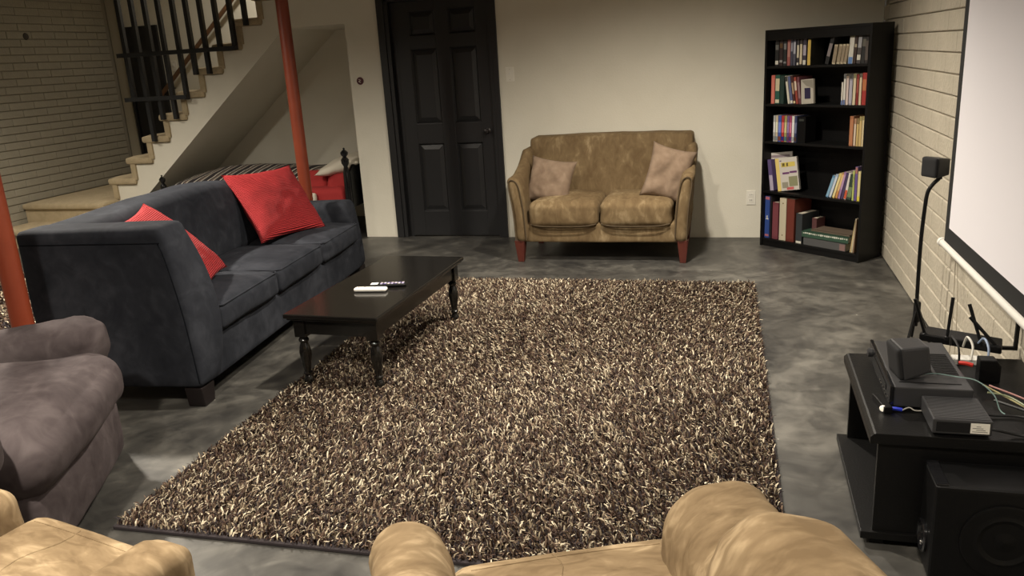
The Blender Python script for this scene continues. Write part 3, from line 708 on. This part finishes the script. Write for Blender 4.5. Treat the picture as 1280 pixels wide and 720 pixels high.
for i, (x0, x1) in enumerate(((.548, .574), (.583, .608), (.611, .634), (.637, .658))):
    o = book(x0, x1, 1.35, .128, (.50, .43, .30), ['outermost cream cassette box at the left of the four on the top shelf', 'second cream cassette box from the left on the top shelf', 'third cream cassette box from the left on the top shelf', 'cream cassette box touching the white and blue book on the top shelf'][i], 'cream cassette boxes on the top shelf', lean=.018, dep=.02, bd=.10, band=(.08, .92, (.28, .22, .15)), name='cassette_box', cat='box')
for x0, x1, h, col, lb, b1, b2 in [(.665, .70, .215, (.60, .58, .52), 'tall white book with a blue foot beside the cassette boxes', (.0, .2, (.12, .22, .45)), (.80, .98, (.25, .22, .12))),
      (.703, .722, .21, (.05, .03, .025), 'thin dark brown book right of the white and blue one', (.5, .6, (.4, .35, .25)), None),
      (.727, .757, .225, (.07, .06, .06), 'brown book with a silvery grey title, third from the right on the top shelf', (.45, .75, (.34, .34, .36)), (.1, .25, W_)),
      (.759, .786, .215, (.02, .02, .02), 'black book, second from the right on the top shelf', (.5, .72, (.12, .11, .09)), None),
      (.788, .812, .205, (.025, .02, .02), 'black book against the right side of the top shelf', (.1, .7, (.1, .08, .07)), None)]:
    book(x0, x1, 1.35, h, col, lb, G, lean=.012 if x1 < .81 else 0, band=b1, band2=b2)
G = 'books in the left row of the second shelf'
for x0, x1, h, col, lb, b1, b2, le in [(.045, .076, .205, (.52, .13, .10), 'coral red book at the far left of the second shelf', (.03, .9, (.60, .18, .14)), None, 0),
      (.080, .120, .205, (.02, .09, .065), 'cream and green book with a small square at its foot on the second shelf', (.45, .88, (.55, .48, .32)), (.03, .15, (.6, .55, .4)), 0),
      (.123, .158, .20, (.014, .035, .028), 'dark green book right of the cream and green one', None, None, 0),
      (.196, .214, .20, (.62, .6, .5), 'thin white book leaning left on the second shelf', None, (.8, .98, (.03, .03, .03)), -.035),
      (.218, .240, .195, (.09, .11, .22), 'slate blue book leaning beside the thin white one', (.02, .12, W_), None, -.033),
      (.243, .262, .20, (.06, .02, .018), 'dark maroon book with a pale foot on the second shelf', (.02, .1, (.6, .52, .3)), (.35, .75, (.35, .24, .15)), -.033),
      (.266, .286, .19, (.26, .05, .035), 'brick red book with a cream title, leaning on the second shelf', (.5, .85, (.6, .5, .4)), None, -.03),
      (.290, .310, .19, (.12, .04, .05), 'maroon speckled book directly behind the grey picture book', (.2, .8, (.25, .15, .16)), None, -.026)]:
    book(x0, x1, 1.08, h, col, lb, G, band=b1, band2=b2, lean=le)
# picture book / frame showing its cover
mb = MB().box(0, .105, 0, .018, 0, .17).box(.030, .080, -.001, .0005, .035, .11, 1); v = [(.003, -.0008, .165), (.102, -.0008, .165), (.102, -.0008, .105), (.045, -.0008, .125)]
mb.add(v, [(0, 1, 2, 3)], 2); o = mb.build('picture_book', [cm((.42, .39, .33)), cm((.02, .015, .05)), cm((.24, .22, .18))])
o.matrix_world = BM @ Matrix.Translation((.312, .028, 1.0806)) @ Matrix.Rotation(math.radians(-4), 4, 'Y') @ Matrix.Rotation(math.radians(-3), 4, 'Z'); tag(o, 'grey book with a dark picture on its cover facing out on the second shelf', 'book')
G = 'books in the right row of the second shelf'
for x0, x1, h, col, lb, b1, b2 in [(.628, .642, .150, (.60, .57, .50), 'short white book with a blue foot starting the right row of the second shelf', (0, .2, (.1, .14, .3)), None),
      (.644, .660, .205, (.62, .6, .55), 'tall white book with a blue foot on the second shelf', (0, .16, (.1, .14, .3)), (.84, 1, (.1, .1, .1))),
      (.664, .682, .19, (.55, .45, .42), 'pinkish white book right of the tall white one', (.93, 1, (.2, .15, .1)), None),
      (.686, .711, .20, (.26, .25, .30), 'lavender grey book with a dark head on the second shelf', (.05, .8, (.38, .36, .42)), (.86, 1, (.05, .05, .04))),
      (.715, .736, .205, (.58, .5, .34), 'cream book with an olive head on the second shelf', (.86, 1, (.18, .17, .08)), None),
      (.740, .758, .20, (.20, .02, .018), 'dark red book between two cream ones', (.4, .85, (.3, .07, .05)), None),
      (.761, .779, .205, (.60, .5, .34), 'cream book next to the last red one of the second shelf', (.88, 1, (.1, .08, .06)), None),
      (.783, .814, .21, (.33, .03, .025), 'red book with an orange title at the right end of the second shelf', (.45, .8, (.45, .16, .06)), None)]:
    book(x0, x1, 1.08, h, col, lb, G, band=b1, band2=b2)
G = 'disc cases on the third shelf'
DV = [((.40, .42, .42), 'grey'), ((.5, .42, .3), 'cream'), ((.05, .09, .33), 'blue'), ((.38, .03, .03), 'red'), ((.30, .27, .10), 'olive yellow'), ((.14, .07, .20), 'purple'), ((.30, .05, .12), 'magenta'), ((.62, .6, .55), 'white'), ((.04, .05, .12), 'navy')]
xs = [.074, .094, .117, .147, .172, .196, .216, .238, .261, .281]
for i, (col, nm) in enumerate(DV):
    book(xs[i], xs[i+1]-.002, .805, .19, col, nm+' disc case in the left row of the third shelf', G, band=(.35, .75, tuple(min(.7, c*1.5+.1) for c in col)), band2=(.04, .2, tuple(c*.5 for c in col[::-1])), name='disc_case', cat='disc case', bd=.135)
mb = MB().box(0, .066, 0, .12, 0, .185).box(.012, .05, -.001, 0, .155, .17, 1); o = mb.build('storage_box', [M['blackmatte'], cm((.03, .035, .03))])
o.matrix_world = BM @ Matrix.Translation((.288, .028, .8055)); tag(o, 'small black box beside the disc cases on the third shelf', 'box')
G = 'books in the right row of the third shelf'
for x0, x1, h, col, lb, b1, b2 in [(.706, .735, .20, (.33, .13, .06), 'orange-brown book at the left of the third shelf right row', (.05, .9, (.40, .17, .08)), None),
      (.739, .756, .185, (.36, .2, .12), 'brown book with a white spine stripe on the third shelf', (.02, .8, (.55, .45, .35)), None),
      (.759, .776, .185, (.50, .36, .14), 'ochre book after the white-striped one on the third shelf', None, (.8, 1, (.2, .14, .06))),
      (.778, .797, .20, (.52, .38, .16), 'ochre book with a dull head, second from the right on the third shelf', (.85, 1, (.3, .25, .1)), None),
      (.799, .813, .20, (.60, .50, .30), 'pale yellow book against the right side of the third shelf', (.88, 1, (.3, .25, .1)), None)]:
    book(x0, x1, .805, h, col, lb, G, band=b1, band2=b2)
# fourth shelf left: leaning annuals
def coverbook(name, label, x, z, w2, h, th, col, spine, rot, dep, deco):
    mb = MB().box(0, w2, 0, th, 0, h, 0).box(-.002, 0, 0, th, 0, h, 1)
    ms = [cm(col), cm(spine)]
    for (a, b_, c0, d0, cc) in deco:
        ms.append(cm(cc)); mb.box(a*w2, b_*w2, -.0008, .0003, c0*h, d0*h, len(ms)-1)
    o = mb.build(name, ms); o.matrix_world = BM @ Matrix.Translation((x, dep, z+.001)) @ rot; return tag(o, label, 'book')
RT = lambda ax, d_: Matrix.Rotation(math.radians(d_), 4, ax)
coverbook('book', 'large white workbook at the back of the leaning pair on the fourth shelf', .018, .43, .19, .275, .014, (.55, .52, .48), (.6, .58, .52), RT('Z', 16) @ RT('Y', -6), .085,
          [(.15, .95, .60, .72, (.42, .32, .14)), (.05, .9, .86, .93, (.25, .2, .22)), (.22, .34, .62, .70, (.1, .06, .05)), (.42, .52, .62, .70, (.1, .06, .05)), (.6, .8, .62, .70, (.1, .06, .05))])
book(.062, .098, .43, .235, (.10, .07, .18), 'purple and white spined workbook in front at the left of the fourth shelf', 'leaning workbooks on the fourth shelf', lean=-.035, band=(.0, .5, (.4, .35, .45)), bd=.1)
coverbook('book', 'yellow-spined workbook with a purple title and cover facing out on the fourth shelf', .132, .43, .165, .245, .028, (.52, .49, .44), (.62, .48, .14), RT('Y', -9) @ RT('Z', 14), .035,
          [(.0, .16, 0, 1, (.64, .50, .16)), (.25, .9, .72, .86, (.58, .46, .10)), (.30, .42, .74, .84, (.08, .06, .05)), (.5, .58, .74, .84, (.08, .06, .05)), (.28, .6, .50, .56, (.12, .03, .12)), (.62, .95, .52, .58, (.12, .03, .12)), (.2, .28, .9, .93, (.1, .05, .12)), (.55, .95, .12, .42, (.22, .22, .12)), (.22, .5, .08, .26, (.26, .24, .18)), (.42, .75, .02, .10, (.5, .1, .1))])
G = 'leaning children\'s books at the right of the fourth shelf'
CB = [(.545, .567, .165, (.10, .22, .36), 'steel blue book, the outermost of the leaning row', (.05, .9, (.2, .35, .48)), .055),
      (.570, .590, .175, (.30, .38, .50), 'light blue book second in the leaning row', (.05, .9, (.5, .55, .62)), .055),
      (.597, .616, .185, (.60, .48, .16), 'yellow book in the leaning row of the fourth shelf', (.05, .85, (.66, .56, .28)), .055),
      (.620, .638, .185, (.52, .24, .08), 'orange book right of the yellow one in the leaning row', (.3, .95, (.62, .42, .2)), .052),
      (.642, .660, .195, (.28, .16, .32), 'violet book with dark marks in the leaning row', (.35, .9, (.4, .25, .4)), .045),
      (.664, .684, .19, (.06, .04, .10), 'dark violet book next to the white and red one', None, .04),
      (.688, .708, .19, (.62, .58, .54), 'white book with a red foot in the leaning row', (.02, .35, (.5, .08, .03)), .035),
      (.712, .745, .18, (.03, .05, .035), 'black book with green specks before the upright ones', (.1, .5, (.15, .2, .1)), .022),
      (.752, .766, .205, (.42, .48, .14), 'thin lime green book standing upright on the fourth shelf', None, 0),
      (.769, .788, .235, (.12, .08, .25), 'tall purple book beside the lime green one', (.8, .98, (.35, .15, .12)), 0),
      (.791, .812, .205, (.60, .52, .26), 'cream book with a yellow foot against the right side of the fourth shelf', (.0, .16, (.62, .52, .06)), 0)]
for x0, x1, h, col, lb, b1, le in CB: book(x0, x1, .43, h, col, lb, G, lean=le, band=b1)
# bottom shelf
G = 'binders on the bottom shelf'
book(.020, .064, .06, .325, (.025, .06, .24), 'blue binder with a white emblem and red ends at the left of the bottom shelf', G, band=(.42, .58, (.03, .07, .27)), band2=(.92, .985, (.4, .12, .14)), name='binder', cat='binder', bd=.2)
q = MB().lathe([(0, 0), (.009, 0), (.009, .0006)], n=12).xf(Matrix.Rotation(math.pi/2, 4, 'X')); 
o = MB().box(.010, .034, -.0010, 0, .0, .008).box(.018, .026, -.001, 0, .008, .03).box(.013, .022, -.001, 0, .016, .022).build('emblem', cm((.6, .58, .5)))
bb = bpy.data.objects['binder']; o.parent = bb; o.location = (0, 0, .145)
o = MB().box(.004, .04, -.001, 0, 0, .016).build('end_band', cm((.4, .12, .14))); o.parent = bb; o.location = (0, 0, .012)
book(.068, .082, .06, .325, (.012, .010, .012), 'thin black binder between the blue and maroon ones', G, name='binder', cat='binder', bd=.2)
book(.090, .146, .06, .285, (.14, .035, .045), 'maroon binder with dotted spine on the bottom shelf', G, band=(.08, .92, (.17, .045, .055)), name='binder', cat='binder', bd=.2)
book(.155, .216, .06, .325, (.52, .46, .34), 'cream binder with two brass rivets on the bottom shelf', G, name='binder', cat='binder', bd=.2)
bb = bpy.data.objects['binder.003']
for z in (.04, .285):
    o = MB().lathe([(.0055, 0), (.0055, .001), (.002, .0015)], n=12).xf(Matrix.Rotation(math.pi/2, 4, 'X')).build('rivet', cm((.14, .10, .03))); o.parent = bb; o.location = (.030, 0, z)
book(.219, .290, .06, .325, (.12, .025, .015), 'brown-red binder, the rightmost tall one on the bottom shelf', G, band=(.06, .94, (.14, .03, .02)), name='binder', cat='binder', bd=.2)
book(.305, .360, .06, .225, (.03, .035, .038), 'dark grey box file with white foot on the bottom shelf', 'files on the bottom shelf', band=(.0, .07, (.6, .58, .5)), name='box_file', cat='file', bd=.2)
book(.392, .432, .06, .19, (.09, .035, .035), 'short maroon book standing behind the flat green folder', 'files on the bottom shelf', dep=.10, bd=.1)
def flat(name, label, x0, x1, z0, z1, dep, bd, col, deco=(), rz=0, cat='binder'):
    mb = MB().box(0, x1-x0, 0, bd, 0, .003).box(0, x1-x0, 0, bd, z1-z0-.003, z1-z0).box(0, x1-x0, 0, .003, 0, z1-z0).box(.004, x1-x0-.004, .003, bd-.004, .003, z1-z0-.003, 1)
    ms = [cm(col), cm((.4, .37, .3), .9)]
    for (a, b_, c0, d0, cc) in deco: ms.append(cm(cc)); mb.box(a, b_, -.0008, .0002, c0, d0, len(ms)-1)
    o = mb.build(name, ms); o.matrix_world = BM @ Matrix.Translation((x0, dep, z0+.0008)) @ Matrix.Rotation(math.radians(rz), 4, 'Z'); return tag(o, label, cat)
flat('binder', 'grey ring binder lying flat at the bottom of the stack on the bottom shelf', .388, .735, .06, .118, .012, .19, (.075, .075, .075), [(.30, .345, .005, .05, (.2, .12, .11))])
dots = [(.012+.016*k, .012+.016*k+random.uniform(.006, .013), .027+random.uniform(-.003, .002), .035+random.uniform(-.002, .004), (.6, .6, .52)) for k in range(23)]
flat('binder', 'dark green folder with white lettering-like trim lying on the grey ring binder', .372, .752, .119, .164, .010, .18, (.03, .07, .045), dots, 1)
flat('folder', 'brown folder lying on top of the green one on the bottom shelf', .43, .745, .165, .178, .04, .15, (.12, .09, .065), cat='folder')
for i, (x0, h, col, lb) in enumerate(((.760, .235, (.52, .40, .20), 'yellowed magazine leaning right on the bottom shelf'), (.772, .245, (.55, .48, .34), 'cream magazine leaning beside the yellowed one'), (.784, .24, (.20, .12, .07), 'brown magazine in the leaning bundle on the bottom shelf'))):
    book(x0, x0+.009, .06, h, col, lb, 'magazines on the bottom shelf', lean=.03-.010*i, name='magazine', cat='magazine', bd=.19)
# ============================================================ PROJECTION SCREEN
t = thing('projection_screen', 'white roll-down projection screen with black border on the right block wall', 'screen', (XR-.045, 4.19, .535))
# local: y runs towards the camera (negative), z up
HW, HH = 2.9, 1.83
MB().box(-.001, .001, -HW, 0, .03, HH).build('black_border', cm((.008, .008, .008), .8), t)
MB().box(-.0022, -.001, -HW+.075, -.085 if False else -.075, .105, HH-.06).build('screen_fabric', M['screen'], t)
MB().tube([(0, .035, .012), (0, -HW-.035, .012)], .0165, 14).build('bottom_bar', M['white'], t, smooth=True)
MB().lathe([(.0, 0), (.02, 0), (.022, .006), (.022, .02), (0, .022)], n=14).xf(Matrix.Rotation(-math.pi/2, 4, 'X')).build('end_cap', M['white'], t, loc=(0, .03, .012), smooth=True)
MB().tube([(0, .06, HH+.0), (0, -HW-.06, HH+.0)], .04, 16).build('housing', M['white'], t, smooth=True)
MB().box(-.02, .045, -.4, -.36, HH-.02, HH+.05).box(-.02, .045, -HW+.36, -HW+.4, HH-.02, HH+.05).build('wall_bracket', M['white'], t)
# pull cords hanging behind the bar
tag(MB().tube(spline([(XR-.03, 4.03, .56), (XR-.028, 4.02, .45), (XR-.03, 3.99, .32), (XR-.028, 3.98, .15), (XR-.03, 3.99, .04)], 5), .0026, 5).tube(spline([(XR-.03, 4.03, .56), (XR-.028, 3.99, .48), (XR-.03, 3.93, .36), (XR-.028, 3.90, .15), (XR-.03, 3.90, .03)], 5), .0026, 5).build('hanging_cable', M['brick']), 'thin beige cable hanging below the corner of the projection screen', 'cable')
# ============================================================ SPEAKER STAND + SPEAKER
t = thing('speaker_stand', 'thin black curved speaker stand with splayed feet by the left edge of the projection screen', 'stand', (.885, 4.28, 0))
MB().tube(spline([(-.006, 0, .10), (-.012, 0, .32), (-.014, 0, .54), (-.009, 0, .70), (-.002, 0, .78), (.018, .0, .82), (.040, 0, .845), (.045, 0, .86)], 8), .0095, 10).build('pole', M['blackmatte'], t, smooth=True)
MB().lathe([(.012, 0), (.017, .004), (.017, .10), (.012, .108)], n=14).build('collar', M['blackmatte'], t, loc=(-.006, 0, .12), smooth=True)
for (x, y) in ((-.055, -.06), (.055, -.10), (.0, .10)):
    MB().tube(spline([(-.006, 0, .21), (x*.45-.003, y*.45, .12), (x, y, .007)], 5), .0065, 8).build('leg', M['blackmatte'], t, smooth=True)
MB().box(-.010, .010, -.008, .008, 0, .02).build('bracket', M['blackmatte'], t, loc=(.045, 0, .845))
def cube_speaker(label, loc, rot, s=(.10, .115, .10)):
    t = thing('satellite_speaker', label, 'speaker', loc, 0, 'small black satellite speakers'); t.rotation_euler = rot
    a, d_, h_ = s[0]/2, s[1]/2, s[2]/2
    mb = MB(); v = [(-a, -d_, -h_), (a, -d_, -h_), (a*.8, d_, -h_*.8), (-a*.8, d_, -h_*.8), (-a, -d_, h_), (a, -d_, h_), (a*.8, d_, h_*.8), (-a*.8, d_, h_*.8)]
    mb.add(v, [(0, 3, 2, 1), (4, 5, 6, 7), (0, 1, 5, 4), (1, 2, 6, 5), (2, 3, 7, 6), (3, 0, 4, 7)])
    mb.build('cabinet', M['greymatte'], t, bevel=.008)
    v, f = soft(-a*.96, a*.96, -d_-.012, -d_+.006, -h_*.96, h_*.96, r=.01, n=8); link('grille', pydata('grille', v, f), M['cloth_black'], t, smooth=True)
    return t
cube_speaker('small black satellite speaker on top of the curved stand by the screen', (.915, 4.28, .905), (0, 0, math.radians(-62)), (.105, .075, .098))
cube_speaker('small dark grey satellite speaker resting on the black receiver', (.548, 2.70, .520), (math.radians(9), math.radians(0), math.radians(-80)), (.112, .09, .112))
# ============================================================ EQUIPMENT TABLE
t = thing('equipment_table', 'low black open-sided stand holding a receiver and consoles at the right', 'stand', (.395, 2.40, 0))
TX, TY, TH = .59, .68, .385
tp = MB().prism([(0, TH-.012), (.010, TH-.002), (.016, TH), (TX, TH), (TX, TH-.035), (0, TH-.035)], 'y', 0, TY); tp.build('top', M['blackshelf'], t, bevel=.002)
MB().box(-.01, TX, 0, TY, .025, .05).build('base_board', M['blackshelf'], t, bevel=.002)
MB().box(.025, TX-.01, .012, .030, .05, TH-.035).build('side_panel', M['blackshelf'], t)
MB().box(.025, TX-.01, TY-.03, TY-.012, .05, TH-.035).build('side_panel', M['blackshelf'], t)
MB().box(TX-.012, TX, .03, TY-.03, .05, TH-.035).build('back_panel', M['blackshelf'], t)
MB().box(.02, .06, .02, .06, 0, .025).box(.02, .06, TY-.06, TY-.02, 0, .025).box(TX-.06, TX-.02, .02, .06, 0, .025).box(TX-.06, TX-.02, TY-.06, TY-.02, 0, .025).build('foot', M['blackmatte'], t)
TT = TH+.0005
t = thing('av_receiver', 'wide black receiver with glossy front under the small grey speaker', 'receiver', (.485, 2.587, TT), math.radians(0))
MB().box(0, .225, 0, .43, .008, .075).build('case', M['greymatte'], t, bevel=.004)
MB().box(-.012, 0, -.003, .433, .008, .078).build('front_panel', M['blackgloss'], t, bevel=.003)
MB().box(-.0135, -.0118, .07, .33, .035, .055).build('display', M['blackgloss'], t)
for k in range(6): MB().box(-.0140, -.0115, .04+.028*k, .052+.028*k, .018, .023).build('button', M['chrome'], t)
k_ = MB().lathe([(.016, 0), (.016, .012), (.012, .014), (0, .014)], n=18).xf(Matrix.Rotation(-math.pi/2, 4, 'Y')); k_.build('knob', M['greymatte'], t, loc=(-.012, .385, .045), smooth=True)
MB().box(.02, .20, .04, .044, .0752, .0765).build('seam', M['blackmatte'], t)
for k in range(14):
    for r_ in range(2): MB().box(.07+.075*r_, .135+.075*r_, .12+.014*k, .126+.014*k, .0750, .0768).build('vent_slat', M['blackmatte'], t)
for x in (.03, .20):
    for y in (.03, .40): MB().lathe([(.014, 0), (.014, .008)], n=12).build('foot', M['blackmatte'], t, loc=(x, y, 0))
t = thing('game_console', 'slim black console with a white paper label on its near end', 'console', (.563, 2.412, TT), math.radians(0))
MB().box(-.03, .20, -.012, .02, 0, .006).build('mat', M['blackmatte'], t) if False else None
MB().box(0, .158, 0, .172, .006, .052).build('case', M['greymatte'], t, bevel=.004)
gr = MB()
for k in range(20): gr.box(.006, .152, .008+.008*k, .0135+.008*k, .0518, .0536)
gr.build('top_ribs', M['greymatte'], t)
MB().box(.010, .150, -.0012, 0, .014, .044).build('end_panel', M['blackgloss'], t)
lb = MB().box(.10, .15, -.0022, -.0010, .013, .045).build('paper_label', M['offwhite'], t)
for k in range(4): MB().box(.105+.01*(k % 2), .145-.006*k, -.0026, -.0021, .018+.0055*k, .0195+.0055*k).build('print_line', cm((.05, .05, .05)), lb)
MB().lathe([(.005, 0), (.005, .001)], n=12).build('screw', M['cable_k'], t, loc=(.02, .160, .0525))
t = thing('motion_sensor', 'small black sensor bar with a white button on the corner of the equipment table', 'sensor', (.455, 2.60, TT), math.radians(-79))
MB().box(-.055, .055, -.013, .013, 0, .022).build('body', M['blackmatte'], t, bevel=.003)
MB().lathe([(.0105, 0), (.010, .004), (.005, .006), (0, .0065)], n=16).xf(Matrix.Rotation(math.pi/2, 4, 'X')).build('button', M['lens'], t, loc=(.042, -.012, .013), smooth=True).rotation_euler = (0, 0, math.radians(70))
# wifi router with antennas on a wall bracket behind the table
t = thing('router', 'flat black router with tall antennas on a bracket at the block wall', 'router', (.665, 3.17, .412))
v = [(.0, .0, .0), (.265, -.015, .0), (.29, .13, .0), (.02, .15, .0)]
mb = MB().prism([(0, .0), (.245, -.125), (.272, -.03), (.045, .09)], 'z', .0, .030); mb.build('case', M['blackmatte'], t, bevel=.006)
for (x, y, dx, dy, h_) in ((.022, .0, -.045, .0, .145), (.086, -.04, .013, .02, .16), (.19, -.09, -.043, .04, .145), (.238, -.11, -.088, .05, .10)):
    a = Vector((x, y, .018)); b_ = a+Vector((dx, dy, h_)); MB().tube([a, a+(b_-a)*.08, a+(b_-a)*.1, b_], [.009, .009, .0055, .0065], 8).build('antenna', M['blackmatte'], t, smooth=True)
MB().box(.312, .324, -.03, -.016, -.006, .11).box(.22, .324, -.03, -.016, -.016, -.004).build('wall_bracket', M['blackmatte'], t)
t = thing('power_adapter', 'black upright power adapter standing behind the receiver near the wall', 'adapter', (.79, 2.84, TT))
MB().prism([(0, 0), (.065, 0), (.065, .06), (.05, .08), (0, .08)], 'y', 0, .05).build('body', M['blackmatte'], t, bevel=.005)
t = thing('network_switch', 'small white box with cable ends under the router', 'switch', (.80, 3.0, TT+.0))
MB().box(-.05, .05, 0, .05, 0, .02).build('body', M['white'], t, bevel=.003)
def cable(label, m, pts, r=.003, name='cable'): return tag(MB().tube(spline(pts, 7), r, 6).build(name, m, smooth=True), label, 'cable')
Z = TT+.004
cable('blue cable plug poking out from under the receiver', M['cable_b'], [(.478, 2.572, Z+.004), (.492, 2.566, Z+.006), (.508, 2.565, Z+.004)], .006)
cable('thin grey cable running from the blue plug behind the console', M['cable_w'], [(.508, 2.565, Z+.002), (.53, 2.575, Z+.008), (.55, 2.572, Z), (.60, 2.584, Z+.0)], .002)
cable('white network cable looping down from the router', M['cable_w'], [(.80, 3.10, .42), (.80, 3.06, .47), (.81, 3.02, .45), (.80, 2.99, TT+.022)], .004)
cable('pale blue network cable looping down from the router', cm((.25, .32, .45)), [(.84, 3.10, .42), (.85, 3.05, .47), (.855, 3.0, .45), (.85, 2.98, TT+.006)], .004)
cable('black cable looping down from the router front', M['cable_k'], [(.76, 3.11, .42), (.75, 3.06, .47), (.76, 3.0, .45), (.765, 2.995, TT+.006)], .004)
cable('thin green-grey cable lying in loops over the receiver', cm((.2, .3, .28)), [(.57, 2.68, TT+.080), (.62, 2.70, TT+.081), (.68, 2.68, TT+.081), (.735, 2.66, TT+.078), (.775, 2.62, TT+.05), (.79, 2.60, TT+.01), (.80, 2.58, Z)], .002)
cable('red and white plug on the back edge of the receiver', M['cable_r'], [(.715, 2.80, TT+.084), (.735, 2.79, TT+.086), (.752, 2.78, TT+.084)], .007)
cable('yellowish cable in the tangle beside the wall', cm((.45, .4, .2)), [(.775, 2.74, Z+.03), (.82, 2.72, Z+.01), (.87, 2.64, Z+.002), (.93, 2.52, Z), (.955, 2.40, Z)], .003)
cable('grey-green cable in the tangle beside the wall', M['cable_g'], [(.78, 2.70, Z+.02), (.84, 2.69, Z+.012), (.885, 2.60, Z+.006), (.94, 2.50, Z+.004), (.965, 2.36, Z)], .003)
cable('thick black cable running along the wall side of the equipment table', M['cable_k'], [(.79, 2.66, Z+.01), (.86, 2.58, Z+.012), (.92, 2.50, Z+.008), (.95, 2.41, Z), (.97, 2.30, .36), (.985, 2.2, .2), (.97, 2.15, .02)], .005)
cable('pinkish cable beside the thick black one by the wall', cm((.4, .2, .18)), [(.80, 2.76, Z+.02), (.89, 2.66, Z+.012), (.945, 2.50, Z+.012), (.968, 2.38, Z+.008), (.985, 2.28, .33), (.99, 2.2, .1)], .003)
cable('black cable plugged into the near end of the console', M['cable_k'], [(.685, 2.43, Z+.02), (.73, 2.415, Z+.022), (.79, 2.43, Z+.004), (.86, 2.42, Z), (.92, 2.46, Z)], .0045)
cable('black cable crossing behind the console', M['cable_k'], [(.70, 2.60, Z), (.75, 2.56, Z+.004), (.83, 2.56, Z+.004), (.90, 2.50, Z+.016)], .004)
# ============================================================ SUBWOOFER
t = thing('subwoofer', 'large black floor subwoofer with side driver in front of the equipment table', 'speaker', (.545, 2.392, 0))
SX, SH, SDp = .42, .315, .155
MB().box(.0, SX, -SDp, 0.0, .012, SH).build('cabinet', M['blackmatte'], t, bevel=.012, seg=3)
MB().box(.003, .035, -SDp+.004, -.006, SH-.004, SH+.003).build('gloss_strip', M['blackgloss'], t, bevel=.002)
rim = MB(); R1 = .115
prof = [(R1, -.004), (R1, .004), (R1-.008, .006), (R1-.03, -.001), (R1-.045, .004), (R1-.07, -.006), (.03, -.008), (.028, .0), (0, .004)]
rim.lathe(prof, n=40).xf(Matrix.Rotation(math.pi/2, 4, 'X')); rim.build('driver', M['blackmatte'], t, loc=(.185, -SDp-.001, .155), smooth=True)
pt = MB().lathe([(.050, -.002), (.050, .006), (.044, .009), (.034, .004), (.030, -.0), (0, -.0)], n=28).xf(Matrix.Rotation(-math.pi/2, 4, 'Y')); pt.build('port', M['blackgloss'], t, loc=(-.001, -.07, .105), smooth=True)
MB().lathe([(.008, 0), (.008, .006), (.005, .009), (0, .009)], n=14).xf(Matrix.Rotation(-math.pi/2, 4, 'Y')).build('indicator', M['chrome'], t, loc=(-.004, -.085, .09), smooth=True)
for x in (.04, SX-.04):
    for y in (-.13, -.03): MB().lathe([(.016, 0), (.018, .012)], n=12).build('foot', M['blackmatte'], t, loc=(x, y, 0))
# ============================================================ BED IN THE ALCOVE
t = thing('bed', 'black turned-post single bed in the alcove under the stairs', 'bed', (-5.35, 6.62, 0))
BL_, BW_ = 2.0, .90
def bedpost(x, y, h, big=1):
    p = [(.022, 0), (.028, .01), (.028, .30), (.022, .33), (.030, .36), (.026, h-.22), (.016, h-.16), (.030, h-.13), (.032, h-.10), (.014, h-.075), (.028, h-.055), (.030, h-.035), (.016, h-.018), (.006, h-.01), (.010, h), (0, h+.008)]
    MB().lathe([(r_*big, z) for r_, z in p], n=18).build('bedpost', M['blackgloss'], t, loc=(x, y, 0), smooth=True)
bedpost(0, 0, .625); bedpost(0, BW_, .50); bedpost(BL_-.045, 0, .83, 1.15); bedpost(BL_-.045, BW_, .83, 1.15)
hb = [(0, .30)]
for k in range(13): s_ = k/12; hb.append((BW_*s_, .62+.12*math.sin(math.pi*s_)**.6))
hb.append((BW_, .30)); MB().prism(hb, 'x', BL_-.03, BL_-.005).build('headboard', M['black'], t, bevel=.004)
MB().box(-.012, .012, .02, BW_-.02, .22, .36).build('footboard', M['black'], t)
MB().box(.02, BL_-.05, -.012, .012, .20, .30).build('side_rail', M['black'], t); MB().box(.02, BL_-.05, BW_-.012, BW_+.012, .20, .30).build('side_rail', M['black'], t)
softobj('mattress', M['cream_pillow'], t, .06, BL_-.08, .02, BW_-.02, .26, .46, r=.05, n=10)
softobj('bed_sheet', M['redsheet'], t, 1.50, BL_-.09, -.012, BW_, .32, .475, r=.05, n=12, wr=.01)
tag(softobj('bedspread', M['stripe'], None, -5.285, -3.86, 6.585, 7.50, .27, .50, r=.07, n=26, puff=(0, 0, .07), wr=.015, wf=4, deform=lambda x, y, z: (x, y, z+.03+.05*max(0, min(1, (y-6.6)/.5)) if z > .4 else z)), 'black and cream striped bedspread covering the bed under the stairs', 'bedspread')
pillow('bed_pillow', 'cream white pillow at the head of the alcove bed', M['cream_pillow'], (-3.56, 6.98, .655), (1, .1, .25), (-.1, 1, .05), .44, .62, .14, None, 3)
pillow('bed_pillow', 'dark red pillow under the cream one beside the headboard post', M['redsheet'], (-3.53, 6.78, .50), (1, 0, .03), (0, .45, .85), .32, .27, .13, 'dark red pillows on the alcove bed', 5)
pillow('bed_pillow', 'dark red pillow half hidden behind the far red post', M['redsheet'], (-3.83, 6.82, .50), (1, 0, .03), (0, .45, .85), .32, .27, .13, 'dark red pillows on the alcove bed', 7)
tag(softobj('folded_towel', M['cream_pillow'], None, -3.80, -3.70, 6.555, 6.60, .36, .44, r=.02, n=8), 'small white folded cloth on the edge of the alcove bed', 'towel')
